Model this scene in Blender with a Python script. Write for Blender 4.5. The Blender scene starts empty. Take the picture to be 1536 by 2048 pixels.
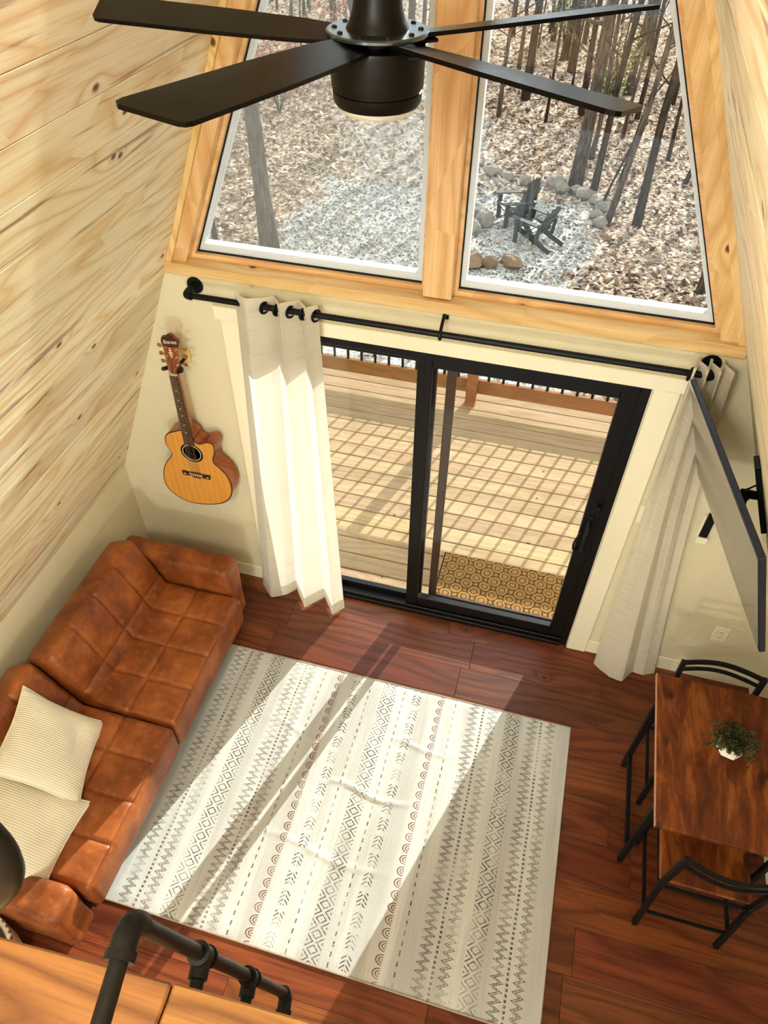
import bpy, bmesh, math, random
from mathutils import Vector, Matrix, noise as mnoise
random.seed(7)
scene = bpy.context.scene
COL = scene.collection
PI = math.pi
# ------------------------------------------------------------------ camera
CAM = Vector((0.4476, -2.8451, 3.9244))
right = Vector((0.96442994, 0.26418664, 0.00896204))
down = Vector((0.19570086, -0.69080605, -0.69605185))
fwd = Vector((-0.17769657, 0.67304712, -0.71793558))
cd = bpy.data.cameras.new('camera')
cam = bpy.data.objects.new('camera', cd)
COL.objects.link(cam)
M = Matrix((right, -down, -fwd)).transposed().to_4x4()
M.translation = CAM
cam.matrix_world = M
cd.sensor_fit = 'VERTICAL'
cd.sensor_height = 24.0
cd.sensor_width = 18.0
cd.lens = 1442.0 / 2048.0 * 24.0
cd.clip_start = 0.02
cd.clip_end = 300
scene.camera = cam
# ------------------------------------------------------------------ sky, sun, exposure
world = bpy.data.worlds.new('World')
scene.world = world
world.use_nodes = True
bg = world.node_tree.nodes['Background']
bg.inputs[0].default_value = (0.90, 0.98, 1.0, 1)
bg.inputs[1].default_value = 0.68
SUN_DIR = Vector((-0.314, -1.0, -0.467)).normalized()
sl = bpy.data.lights.new('sun', 'SUN')
sl.energy = 3.1
sl.angle = 0.005
sl.color = (0.99, 1.0, 0.95)
sun = bpy.data.objects.new('sun', sl)
COL.objects.link(sun)
sun.rotation_euler = SUN_DIR.to_track_quat('-Z', 'Y').to_euler()
sun.location = (3, 9, 8)
def fill_light(name, loc, power, rad, col=(0.93, 1.0, 0.95)):
    l = bpy.data.lights.new(name, 'POINT'); l.energy = power; l.shadow_soft_size = rad; l.color = col
    o = bpy.data.objects.new(name, l); o.location = loc; COL.objects.link(o)
    return o
fill_light('loft_fill_light', (-0.3, -3.8, 4.2), 80, 0.3)       # added unseen point light behind the camera, brightens the room, no fixture
fill_light('under_loft_fill_light', (0.3, -4.6, 1.75), 42, 0.15)  # second added fill, unseen below the loft floor, no fixture
scene.view_settings.view_transform = 'Standard'
scene.view_settings.look = 'None'
scene.view_settings.exposure = 1.43
scene.view_settings.gamma = 1.0
scene.view_settings.use_curve_mapping = False
scene.cycles.max_bounces = 6
scene.cycles.diffuse_bounces = 3
scene.cycles.glossy_bounces = 3
scene.cycles.transparent_max_bounces = 12
scene.cycles.use_adaptive_sampling = True
scene.cycles.adaptive_threshold = 0.06
scene.cycles.adaptive_min_samples = 12

# ------------------------------------------------------------------ node helpers
def srgb(r, g, b):
    f = lambda c: (c / 255 / 12.92) if c / 255 <= 0.04045 else ((c / 255 + 0.055) / 1.055) ** 2.4
    return (f(r), f(g), f(b), 1.0)

class X:
    """scalar/vector socket with arithmetic"""
    def __init__(s, nt, sock): s.nt, s.s = nt, sock
    def _m(s, op, *a):
        n = s.nt.nodes.new('ShaderNodeMath'); n.operation = op
        for i, v in enumerate((s,) + a):
            if isinstance(v, X): s.nt.links.new(v.s, n.inputs[i])
            else: n.inputs[i].default_value = v
        return X(s.nt, n.outputs[0])
    def __add__(s, o): return s._m('ADD', o)
    __radd__ = __add__
    def __mul__(s, o): return s._m('MULTIPLY', o)
    __rmul__ = __mul__
    def __sub__(s, o): return s._m('SUBTRACT', o)
    def __rsub__(s, o): return (s * -1.0) + o
    def __truediv__(s, o): return s._m('DIVIDE', o)
    def __rtruediv__(s, o): return s._m('POWER', -1.0) * o
    def abs(s): return s._m('ABSOLUTE')
    def fract(s): return s._m('FRACT')
    def floor(s): return s._m('FLOOR')
    def lt(s, o): return s._m('LESS_THAN', o)
    def gt(s, o): return s._m('GREATER_THAN', o)
    def max(s, o): return s._m('MAXIMUM', o)
    def min(s, o): return s._m('MINIMUM', o)
    def pow(s, o): return s._m('POWER', o)
    def sin(s): return s._m('SINE')
    def sqrt(s): return s._m('SQRT')
    def ss(s, a, b):
        n = s.nt.nodes.new('ShaderNodeMapRange'); n.interpolation_type = 'SMOOTHSTEP'
        s.nt.links.new(s.s, n.inputs[0])
        n.inputs[1].default_value = a; n.inputs[2].default_value = b
        return X(s.nt, n.outputs[0])

class MatB:
    def __init__(s, name):
        s.m = bpy.data.materials.new(name); s.m.use_nodes = True
        s.nt = s.m.node_tree
        s.bsdf = s.nt.nodes['Principled BSDF']
        s.out = s.nt.nodes['Material Output']
    def n(s, t): return s.nt.nodes.new(t)
    def coord(s, kind='Object', rnd=False, scale=(1, 1, 1)):
        tc = s.n('ShaderNodeTexCoord'); v = tc.outputs[kind]
        if rnd:
            oi = s.n('ShaderNodeObjectInfo')
            vm = s.n('ShaderNodeVectorMath'); vm.operation = 'MULTIPLY_ADD'
            cx = s.n('ShaderNodeCombineXYZ')
            for i in range(3): s.nt.links.new(oi.outputs['Random'], cx.inputs[i])
            s.nt.links.new(cx.outputs[0], vm.inputs[0]); vm.inputs[1].default_value = (57.0, 31.0, 17.0)
            s.nt.links.new(v, vm.inputs[2]); v = vm.outputs[0]
        return s.scale(v, scale)
    def scale(s, v, sc):
        if tuple(sc) == (1, 1, 1): return v
        vm = s.n('ShaderNodeVectorMath'); vm.operation = 'MULTIPLY'
        s.nt.links.new(v, vm.inputs[0]); vm.inputs[1].default_value = sc
        return vm.outputs[0]
    def sep(s, v):
        n = s.n('ShaderNodeSeparateXYZ'); s.nt.links.new(v, n.inputs[0])
        return [X(s.nt, o) for o in n.outputs]
    def comb(s, *a):
        n = s.n('ShaderNodeCombineXYZ')
        for i, v in enumerate(a):
            if isinstance(v, X): s.nt.links.new(v.s, n.inputs[i])
            else: n.inputs[i].default_value = v
        return n.outputs[0]
    def noise(s, v, scale=1.0, detail=3.0, rough=0.5, dist=0.0):
        n = s.n('ShaderNodeTexNoise'); s.nt.links.new(v, n.inputs['Vector'])
        n.inputs['Scale'].default_value = scale; n.inputs['Detail'].default_value = detail
        n.inputs['Roughness'].default_value = rough; n.inputs['Distortion'].default_value = dist
        return X(s.nt, n.outputs[0])
    def voro(s, v, scale=1.0, feature='F1', dim='3D'):
        n = s.n('ShaderNodeTexVoronoi'); n.feature = feature; n.voronoi_dimensions = dim
        s.nt.links.new(v, n.inputs['Vector']); n.inputs['Scale'].default_value = scale
        return n
    def mix(s, f, a, b):
        n = s.n('ShaderNodeMix'); n.data_type = 'RGBA'
        for i, v in ((0, f), (6, a), (7, b)):
            if isinstance(v, X): s.nt.links.new(v.s, n.inputs[i])
            elif hasattr(v, 'is_linked'): s.nt.links.new(v, n.inputs[i])
            else: n.inputs[i].default_value = v
        return n.outputs[2]
    def ramp(s, f, stops):
        n = s.n('ShaderNodeValToRGB'); s.nt.links.new(f.s if isinstance(f, X) else f, n.inputs[0])
        e = n.color_ramp.elements
        while len(e) < len(stops): e.new(0.5)
        for el, (p, c) in zip(e, stops): el.position = p; el.color = c
        return n.outputs[0]
    def rnd(s): return X(s.nt, s.n('ShaderNodeObjectInfo').outputs['Random'])
    def set(s, color=None, rough=0.5, metal=0.0, spec=0.5, bump=None, bs=0.3, bd=0.01, **kw):
        b = s.bsdf
        if color is not None:
            if isinstance(color, tuple): b.inputs['Base Color'].default_value = color
            else: s.nt.links.new(color, b.inputs['Base Color'])
        if isinstance(rough, X): s.nt.links.new(rough.s, b.inputs['Roughness'])
        else: b.inputs['Roughness'].default_value = rough
        b.inputs['Metallic'].default_value = metal
        b.inputs['Specular IOR Level'].default_value = spec
        for k, v in kw.items(): b.inputs[k.replace('_', ' ')].default_value = v
        if bump is not None:
            n = s.n('ShaderNodeBump'); n.inputs['Strength'].default_value = bs; n.inputs['Distance'].default_value = bd
            s.nt.links.new(bump.s, n.inputs['Height']); s.nt.links.new(n.outputs[0], b.inputs['Normal'])
        return s.m

def plain(name, col, rough=0.5, metal=0.0, spec=0.5, nscale=40, namt=0.12, bump=0.0, **kw):
    b = MatB(name); v = b.coord('Object')
    n = b.noise(v, nscale, 3)
    dark = tuple(c * (1 - 2 * namt) for c in col[:3]) + (1,)
    lite = tuple(min(1, c * (1 + namt)) for c in col[:3]) + (1,)
    return b.set(b.mix(n, dark, lite), rough, metal, spec, bump=n if bump else None, bs=bump, bd=0.004, **kw)

def wood(name, light, mid, dark, knots=True, ringk=7.0, amp=8.0, grain=0.5, rough=0.45, tone=0.25, streak=0.0,
         axis='x', spec=0.35, kn=0.045, kdens=0.55, rp=1.6, fg=0.45, bb=0.45):
    b = MatB(name)
    v = b.coord('Object', rnd=True)
    x, y, z = b.sep(v)
    if axis == 'y': x, y = y, x
    if axis == 'z': x, y, z = z, x, y
    yy = y + z * 0.7
    warp = b.noise(b.comb(x * 0.55, yy * 3.2, z * 1.0), 1.0, 2.5, 0.5)
    ph = yy * ringk + warp * amp
    col = None
    if knots:
        vo = b.voro(b.comb(x * 1.9, yy * 2.6, 0.0), 1.0, 'F1', '2D')
        d = X(b.nt, vo.outputs['Distance'])
        cr, cg, cb = b.sep(vo.outputs['Color'])
        has = cr.lt(kdens)
        ph = ph + has * (0.16 / (d + 0.06))
    f = ph.fract()
    ring = (f - 0.5).abs() * 2.0
    ring = ring.pow(rp)
    fine = b.noise(b.comb(x * 3.0, yy * 130.0, z * 60.0), 1.0, 2.0, 0.6)
    broad = b.noise(b.comb(x * 0.8, yy * 4.0, z), 1.0, 2.0)
    c = b.mix((ring * grain).min(1.0), light, mid)
    c = b.mix(fine.ss(0.45, 0.75) * fg, c, mid)
    c = b.mix(broad.ss(0.5, 0.75) * bb, c, mid)
    if streak:
        st = b.noise(b.comb(x * 1.6, yy * 26.0, z), 1.0, 3.0, 0.6, 0.4)
        c = b.mix(st.ss(0.58, 0.72) * streak, c, dark)
    if knots:
        kk = has * (1.0 - d.ss(kn * 0.35, kn))
        c = b.mix(kk, c, dark)
    # board to board tone
    hsv = b.n('ShaderNodeHueSaturation')
    b.nt.links.new(c, hsv.inputs['Color'])
    r = b.rnd()
    b.nt.links.new((r * (2 * tone) + (1.0 - tone)).s, hsv.inputs['Value'])
    b.nt.links.new(((r * 7.3).fract() * 0.016 + 0.492).s, hsv.inputs['Hue'])
    return b.set(hsv.outputs[0], rough, 0, spec, bump=ring * 0.4 + fine, bs=0.12, bd=0.002)

# ------------------------------------------------------------------ materials
PINE = wood('pine boards', srgb(252, 240, 210), srgb(228, 194, 140), srgb(120, 68, 32), streak=0.7, tone=0.12, grain=0.9, ringk=11, amp=9, rp=3.0, fg=0.6, bb=0.25)
PINE_TRIM = wood('pine trim', srgb(234, 198, 138), srgb(202, 148, 84), srgb(110, 50, 24), tone=0.06, grain=0.6, ringk=9, kdens=0.3, rough=0.35)
PINE_TRIM_V = wood('pine trim upright', srgb(236, 200, 140), srgb(204, 150, 86), srgb(110, 50, 24), tone=0.05, grain=0.7, ringk=9, amp=7, kdens=0.3, rough=0.35, axis='z')
PINE_CAP = wood('pine cap', srgb(146, 100, 52), srgb(96, 58, 26), srgb(70, 30, 12), tone=0.08, grain=0.9, ringk=10, amp=9, kdens=0.35, rough=0.4)
FLOOR = wood('walnut floor', srgb(124, 64, 32), srgb(76, 34, 16), srgb(44, 18, 10), knots=True, ringk=12, amp=8, rp=2.2, fg=0.8, bb=0.5, grain=0.8, tone=0.30, rough=0.38, kdens=0.18, kn=0.04, streak=0.45, spec=0.4)
DECK = wood('weathered deck', srgb(176, 148, 112), srgb(142, 112, 78), srgb(76, 54, 36), ringk=14, grain=0.5, tone=0.14, rough=0.8, kdens=0.2, kn=0.03, spec=0.2, streak=0.25)
RAILWOOD = wood('cedar rail', srgb(150, 102, 62), srgb(116, 72, 40), srgb(70, 40, 22), ringk=10, tone=0.1, rough=0.7, spec=0.2, kdens=0.2)

def table_mat():
    b = MatB('rustic tabletop'); v = b.coord('Object')
    x, y, z = b.sep(v)
    a = b.noise(b.comb(x * 15, y * 3.4, z), 1.0, 6, 0.7, 0.6)
    g = b.noise(b.comb(x * 170, y * 5, z), 1.0, 2, 0.6)
    k = b.noise(b.comb(x * 9, y * 6, z), 1.0, 2, 0.5)
    c = b.ramp(a, [(0.30, srgb(58, 22, 8)), (0.5, srgb(108, 50, 16)), (0.74, srgb(170, 98, 36))])
    c = b.mix(g.ss(0.5, 0.75) * 0.5, c, srgb(60, 26, 12))
    c = b.mix(k.ss(0.60, 0.72) * 0.8, c, srgb(48, 18, 10))
    return b.set(c, 0.42, 0, 0.4, bump=g, bs=0.1, bd=0.002)
TABLETOP = table_mat()

WALL = plain('cream paint', srgb(226, 214, 180), 0.75, nscale=8, namt=0.015, spec=0.2)
TRIMW = plain('cream trim paint', srgb(243, 233, 204), 0.5, nscale=12, namt=0.01)
BLACK = plain('black pipe', srgb(14, 13, 13), 0.4, 0.0, nscale=60, namt=0.15, spec=0.22)
BLACKM = plain('matte black metal', srgb(14, 13, 13), 0.5, 0.0, nscale=60, namt=0.1, spec=0.25)
DOORBLK = plain('black door frame', srgb(13, 11, 10), 0.4, 0.0, nscale=20, namt=0.08, spec=0.3)
DOORBRN = plain('bronze stile', srgb(74, 52, 36), 0.45, 0.2, nscale=20, namt=0.08)
ALU = plain('aluminium track', srgb(196, 196, 190), 0.3, 0.8, nscale=30, namt=0.05)
VINYL = plain('pale vinyl', srgb(214, 220, 224), 0.45, 0.0, nscale=20, namt=0.02)
PLASTIC = plain('ivory plastic', srgb(246, 236, 208), 0.35, nscale=20, namt=0.01)
PLASTICD = plain('slot dark', srgb(90, 78, 56), 0.5)
FANBLK = plain('bronze black fan', srgb(9, 6, 4), 0.4, 0.0, nscale=12, namt=0.12, spec=0.2)
FANBLADE = plain('dark walnut blade', srgb(9, 6, 5), 0.3, 0.0, nscale=30, namt=0.2, spec=0.12)
HUBM = plain('hub plate', srgb(110, 118, 124), 0.25, 0.9, nscale=20, namt=0.06)
CHROME = plain('chrome', srgb(200, 196, 188), 0.2, 1.0, nscale=20, namt=0.03)
GOLDM = plain('gold tuner', srgb(196, 150, 74), 0.3, 0.9, nscale=20, namt=0.03)
POT = plain('white ceramic', srgb(244, 238, 222), 0.35, nscale=20, namt=0.01)
SOIL = plain('moss', srgb(60, 56, 34), 0.9)
BLUEBLK = plain('tv back', srgb(22, 24, 40), 0.4, 0.1)
NUTM = plain('bone nut', srgb(226, 212, 176), 0.4)
ROSEWOOD = wood('rosewood', srgb(74, 38, 24), srgb(50, 24, 16), srgb(30, 12, 8), knots=False, axis='z', tone=0.02, rough=0.4)
SPRUCE = wood('amber spruce', srgb(226, 158, 74), srgb(204, 128, 50), srgb(170, 92, 30), knots=False, axis='z', ringk=26, amp=1.5, grain=0.35, tone=0.02, rough=0.22, spec=0.5)
MAHOG = wood('mahogany side', srgb(168, 88, 44), srgb(120, 56, 26), srgb(60, 24, 12), knots=False, axis='x', tone=0.02, rough=0.25, spec=0.5)
HEADM = wood('headstock burst', srgb(156, 70, 30), srgb(110, 42, 18), srgb(50, 16, 8), knots=False, axis='z', tone=0.02, rough=0.25, spec=0.5)
STRINGM = plain('steel string', srgb(205, 190, 160), 0.3, 0.9)
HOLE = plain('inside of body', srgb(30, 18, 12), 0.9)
PEARL = plain('pearl', srgb(238, 226, 200), 0.3)

def leather():
    b = MatB('caramel leather'); v = b.coord('Object')
    a = b.noise(v, 5.5, 4, 0.6, 0.3); m = b.noise(v, 26, 4, 0.65); p = b.voro(v, 330)
    c = b.ramp(a, [(0.3, srgb(98, 46, 15)), (0.52, srgb(134, 68, 25)), (0.72, srgb(170, 96, 42))])
    c = b.mix(m.ss(0.5, 0.75) * 0.4, c, srgb(182, 110, 56))
    pd = X(b.nt, p.outputs['Distance'])
    return b.set(c, (m * 0.2 + 0.36), 0, 0.45, bump=pd + m * 1.5, bs=0.12, bd=0.002)
LEATHER = leather()
LEATHERS = plain('dark sofa base', srgb(46, 24, 14), 0.7)

def fabric(name, col, ribs=0.0, axis=1, trans=0.0, slub=0.0):
    b = MatB(name); v = b.coord('UV')
    u, w, _ = b.sep(v)
    nz = b.noise(b.coord('Object'), 7, 3)
    h = b.noise(b.comb(u * 3.0, w * 190.0, 0.0), 1.0, 2, 0.6) if slub else b.noise(b.coord('Object'), 260, 2)
    d = tuple(c * 0.8 for c in col[:3]) + (1,)
    c = b.mix(nz * 0.5, col, d)
    if slub: c = b.mix(h.ss(0.5, 0.75) * slub, c, d)
    bump = h
    if ribs:
        s = (u, w)[axis]
        r = ((s * ribs).fract() - 0.5).abs() * 2.0
        bump = r * 2.0 + h * 0.3
        c = b.mix((1.0 - r.ss(0.05, 0.4)) * 0.38, c, tuple(q * 0.62 for q in col[:3]) + (1,))
    m = b.set(c, 0.9, 0, 0.1, bump=bump, bs=0.4, bd=0.003)
    if trans:
        t = b.n('ShaderNodeBsdfTranslucent'); b.nt.links.new(c, t.inputs[0])
        mx = b.n('ShaderNodeMixShader'); mx.inputs[0].default_value = trans
        b.nt.links.new(b.bsdf.outputs[0], mx.inputs[1]); b.nt.links.new(t.outputs[0], mx.inputs[2])
        b.nt.links.new(mx.outputs[0], b.out.inputs[0])
    return m
CURTAIN = fabric('white slub curtain', srgb(240, 232, 214), trans=0.42, slub=0.9)
PILLOW = fabric('cream corduroy', srgb(246, 238, 216), ribs=40, axis=1)

def glass(name, refl=1.0, tint=(0.97, 0.985, 0.98, 1)):
    b = MatB(name)
    b.nt.nodes.remove(b.bsdf)
    t = b.n('ShaderNodeBsdfTransparent'); t.inputs[0].default_value = tint
    g = b.n('ShaderNodeBsdfGlossy'); g.inputs['Roughness'].default_value = 0.02
    lw = b.n('ShaderNodeNewGeometry')
    dp = b.n('ShaderNodeVectorMath'); dp.operation = 'DOT_PRODUCT'
    b.nt.links.new(lw.outputs['Incoming'], dp.inputs[0]); b.nt.links.new(lw.outputs['Normal'], dp.inputs[1])
    f = ((1.0 - X(b.nt, dp.outputs['Value']).abs()).max(0.0).pow(5.0) * 0.96 + 0.04) * (refl * 0.6)
    mx = b.n('ShaderNodeMixShader'); b.nt.links.new(f.s, mx.inputs[0])
    b.nt.links.new(t.outputs[0], mx.inputs[1]); b.nt.links.new(g.outputs[0], mx.inputs[2])
    b.nt.links.new(mx.outputs[0], b.out.inputs[0])
    return b.m
GLASS = glass('window glass')

def screen_mat():
    b = MatB('insect mesh'); v = b.coord('Object')
    x, y, z = b.sep(v)
    a = ((x * 420.0).fract() - 0.5).abs().gt(0.40).max(((z * 420.0).fract() - 0.5).abs().gt(0.40))
    t = b.n('ShaderNodeBsdfTransparent')
    d = b.n('ShaderNodeBsdfTranslucent'); d.inputs[0].default_value = srgb(120, 118, 112)
    mx = b.n('ShaderNodeMixShader'); b.nt.links.new((a * 0.42 + 0.02).s, mx.inputs[0])
    b.nt.links.new(t.outputs[0], mx.inputs[1]); b.nt.links.new(d.outputs[0], mx.inputs[2])
    b.nt.links.new(mx.outputs[0], b.out.inputs[0])
    return b.m
SCREEN = screen_mat()

def frosted():
    b = MatB('opal glass')
    return b.set(srgb(240, 236, 222), 0.3, 0, 0.5, Transmission_Weight=0.35)
OPAL = frosted()
TVSCREEN = plain('tv screen', srgb(74, 66, 52), 0.2, 0.0, nscale=5, namt=0.02, IOR=2.2, Coat_Weight=1.0, Coat_Roughness=0.12)  # beige base colour stands in for the reflected wall and curtain

def bark(name, a, c2):
    b = MatB(name); v = b.coord('Object', rnd=True)
    x, y, z = b.sep(v)
    n = b.noise(b.comb(x * 22, y * 22, z * 3.0), 1.0, 4, 0.65)
    c = b.ramp(n, [(0.35, a), (0.68, c2)])
    return b.set(c, 0.95, 0, 0.1, bump=n, bs=0.6, bd=0.03)
BARK = bark('grey bark', srgb(52, 44, 38), srgb(118, 104, 92))
BARKD = bark('dark bark', srgb(34, 28, 24), srgb(82, 70, 60))

def ground_mat():
    b = MatB('leaf litter and gravel'); v = b.coord('Object')
    x, y, z = b.sep(v)
    x = (x - 0.4476) * (1 / 1.572) + 0.4476; y = (y + 2.8451) * (1 / 1.572) - 2.8451
    w = b.noise(v, 0.6, 3) - 0.5
    # gravel pad in front of the deck and the drive leading off to the left
    d1 = ((x + 1.5) / 2.25).abs().max(((y - 5.9) / 3.0).abs()) + w * 0.5
    d2 = ((x + 2.0 + (y - 9.0) * 0.32) / 1.5).abs() + w * 0.8
    gm = (1.0 - d1.ss(0.93, 1.05)).max((1.0 - d2.ss(0.8, 1.1)) * y.gt(7.0) * 0.7)
    fine = b.noise(v, 22, 3, 0.7); f2 = b.noise(v, 7, 4, 0.7)
    vo = b.voro(v, 17); cr, cg, cb = b.sep(vo.outputs['Color'])
    leaf = b.ramp(cr, [(0.0, srgb(56, 42, 34)), (0.35, srgb(146, 120, 98)), (0.7, srgb(200, 178, 154)), (1.0, srgb(228, 210, 188))])
    leaf = b.mix(f2.ss(0.48, 0.66) * 0.7, leaf, srgb(66, 48, 38))
    vg = b.voro(v, 29); gr, _, _ = b.sep(vg.outputs['Color'])
    grav = b.ramp(gr, [(0.0, srgb(124, 118, 110)), (0.5, srgb(182, 176, 166)), (1.0, srgb(222, 216, 206))])
    c = b.mix(gm, leaf, grav)
    return b.set(c, 0.95, 0, 0.1, bump=fine + cr, bs=0.5, bd=0.03)
GROUND = ground_mat()

def leaf_mat(name, stops):
    b = MatB(name)
    g = b.n('ShaderNodeNewGeometry')
    c = b.ramp(g.outputs['Random Per Island'], stops)
    m = b.set(c, 0.8, 0, 0.2)
    t = b.n('ShaderNodeBsdfTranslucent'); b.nt.links.new(c, t.inputs[0])
    mx = b.n('ShaderNodeMixShader'); mx.inputs[0].default_value = 0.3
    b.nt.links.new(b.bsdf.outputs[0], mx.inputs[1]); b.nt.links.new(t.outputs[0], mx.inputs[2])
    b.nt.links.new(mx.outputs[0], b.out.inputs[0])
    return m
LITTER = leaf_mat('fallen leaves', [(0, srgb(66, 48, 38)), (0.3, srgb(146, 112, 88)), (0.65, srgb(208, 184, 158)), (1, srgb(250, 238, 220))])
REDLEAF = leaf_mat('clinging oak leaves', [(0, srgb(120, 62, 44)), (0.5, srgb(170, 96, 70)), (1, srgb(206, 150, 116))])
GREENLEAF = leaf_mat('evergreen sprays', [(0, srgb(62, 74, 40)), (0.5, srgb(112, 120, 70)), (1, srgb(164, 166, 106))])
PLANTLEAF = leaf_mat('boxwood leaves', [(0, srgb(36, 40, 20)), (0.5, srgb(66, 70, 36)), (1, srgb(120, 118, 72))])
PEBBLE = leaf_mat('loose gravel', [(0, srgb(96, 90, 84)), (0.5, srgb(156, 150, 142)), (1, srgb(214, 208, 200))])
ROCK = plain('field stone', srgb(148, 138, 124), 0.9, nscale=5, namt=0.3, bump=0.6)
ROCKB = plain('brown field stone', srgb(140, 112, 86), 0.9, nscale=5, namt=0.25, bump=0.6)
CHAIRBLK = plain('black poly lumber', srgb(40, 42, 38), 0.5, nscale=30, namt=0.1)

def mat_mat():
    b = MatB('coir mat'); v = b.coord('Object')
    x, y, z = b.sep(v)
    n = b.noise(v, 240, 2); n2 = b.noise(v, 9, 2) * 0.03
    # ogee lattice
    p = 0.125
    a = (x / p + ((y / p) * 2 * PI).sin() * 0.16 + n2)
    c1 = ((x + n2) / p); c2 = ((y + n2) / p)
    u = ((c1 + c2).fract() - 0.5).abs(); w = ((c1 - c2).fract() - 0.5).abs()
    q = u.min(w) + (u * w) * 0.9
    r = ((u - 0.5) * (u - 0.5) + (w - 0.5) * (w - 0.5)).sqrt()
    line = (1.0 - (r - 0.52).abs().ss(0.025, 0.06)).max(1.0 - (r - 0.24).abs().ss(0.015, 0.04))
    c = b.mix(n, srgb(196, 150, 92), srgb(150, 106, 60))
    c = b.mix(line * 0.85, c, srgb(74, 50, 28))
    return b.set(c, 0.95, 0, 0.05, bump=n - line * 1.5, bs=0.9, bd=0.01)
MATM = mat_mat()

# ------------------------------------------------------------------ object helpers
def root_loc(o):
    v = Vector((0, 0, 0))
    while o is not None: v += o.location; o = o.parent
    return v
def tag(o, label=None, cat=None, group=None, kind=None):
    if label: o['label'] = label
    if cat: o['category'] = cat
    if group: o['group'] = group
    if kind: o['kind'] = kind
    return o
def empty(name, loc=(0, 0, 0), rz=0, label=None, cat=None, group=None, kind=None):
    o = bpy.data.objects.new(name, None); o.location = loc; o.rotation_euler = (0, 0, rz)
    o.empty_display_size = 0.1
    COL.objects.link(o)
    return tag(o, label, cat, group, kind)
def mesh(name, vs, fs, mat, smooth=False, uvs=None):
    me = bpy.data.meshes.new(name); me.from_pydata([tuple(v) for v in vs], [], fs)
    me.materials.append(mat)
    if smooth: me.polygons.foreach_set('use_smooth', [True] * len(me.polygons))
    if uvs:
        l = me.uv_layers.new(name='UVMap')
        for lp in me.loops: l.data[lp.index].uv = uvs[lp.vertex_index]
    me.update()
    return me
def ob(name, vs, fs, mat, parent=None, smooth=False, world=True, uvs=None, loc=None, sharp=None):
    """one mesh object; world=True: vertices are world coordinates (parents unrotated)"""
    vs = [Vector(v) for v in vs]
    if parent is None and world and loc is None:
        lo = [min(v[i] for v in vs) for i in range(3)]; hi = [max(v[i] for v in vs) for i in range(3)]
        loc = Vector(((lo[0] + hi[0]) / 2, (lo[1] + hi[1]) / 2, lo[2]))
        vs = [v - loc for v in vs]
    elif parent is not None and world:
        # keep a sensible origin: the part's own centre
        pl = root_loc(parent)
        lo = [min(v[i] for v in vs) for i in range(3)]; hi = [max(v[i] for v in vs) for i in range(3)]
        c = Vector([(a + b2) / 2 for a, b2 in zip(lo, hi)])
        vs = [v - c for v in vs]; loc = c - pl
    me = mesh(name, vs, fs, mat, smooth, uvs)
    if smooth and sharp is not None:
        try: me.set_sharp_from_angle(angle=math.radians(sharp))
        except Exception: pass
    o = bpy.data.objects.new(name, me)
    COL.objects.link(o)
    if parent is not None: o.parent = parent
    if loc is not None: o.location = loc
    return o
def copy_tree(o, parent=None):
    c = o.copy(); COL.objects.link(c); c.parent = parent
    for ch in list(o.children): copy_tree(ch, c)
    return c

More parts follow.
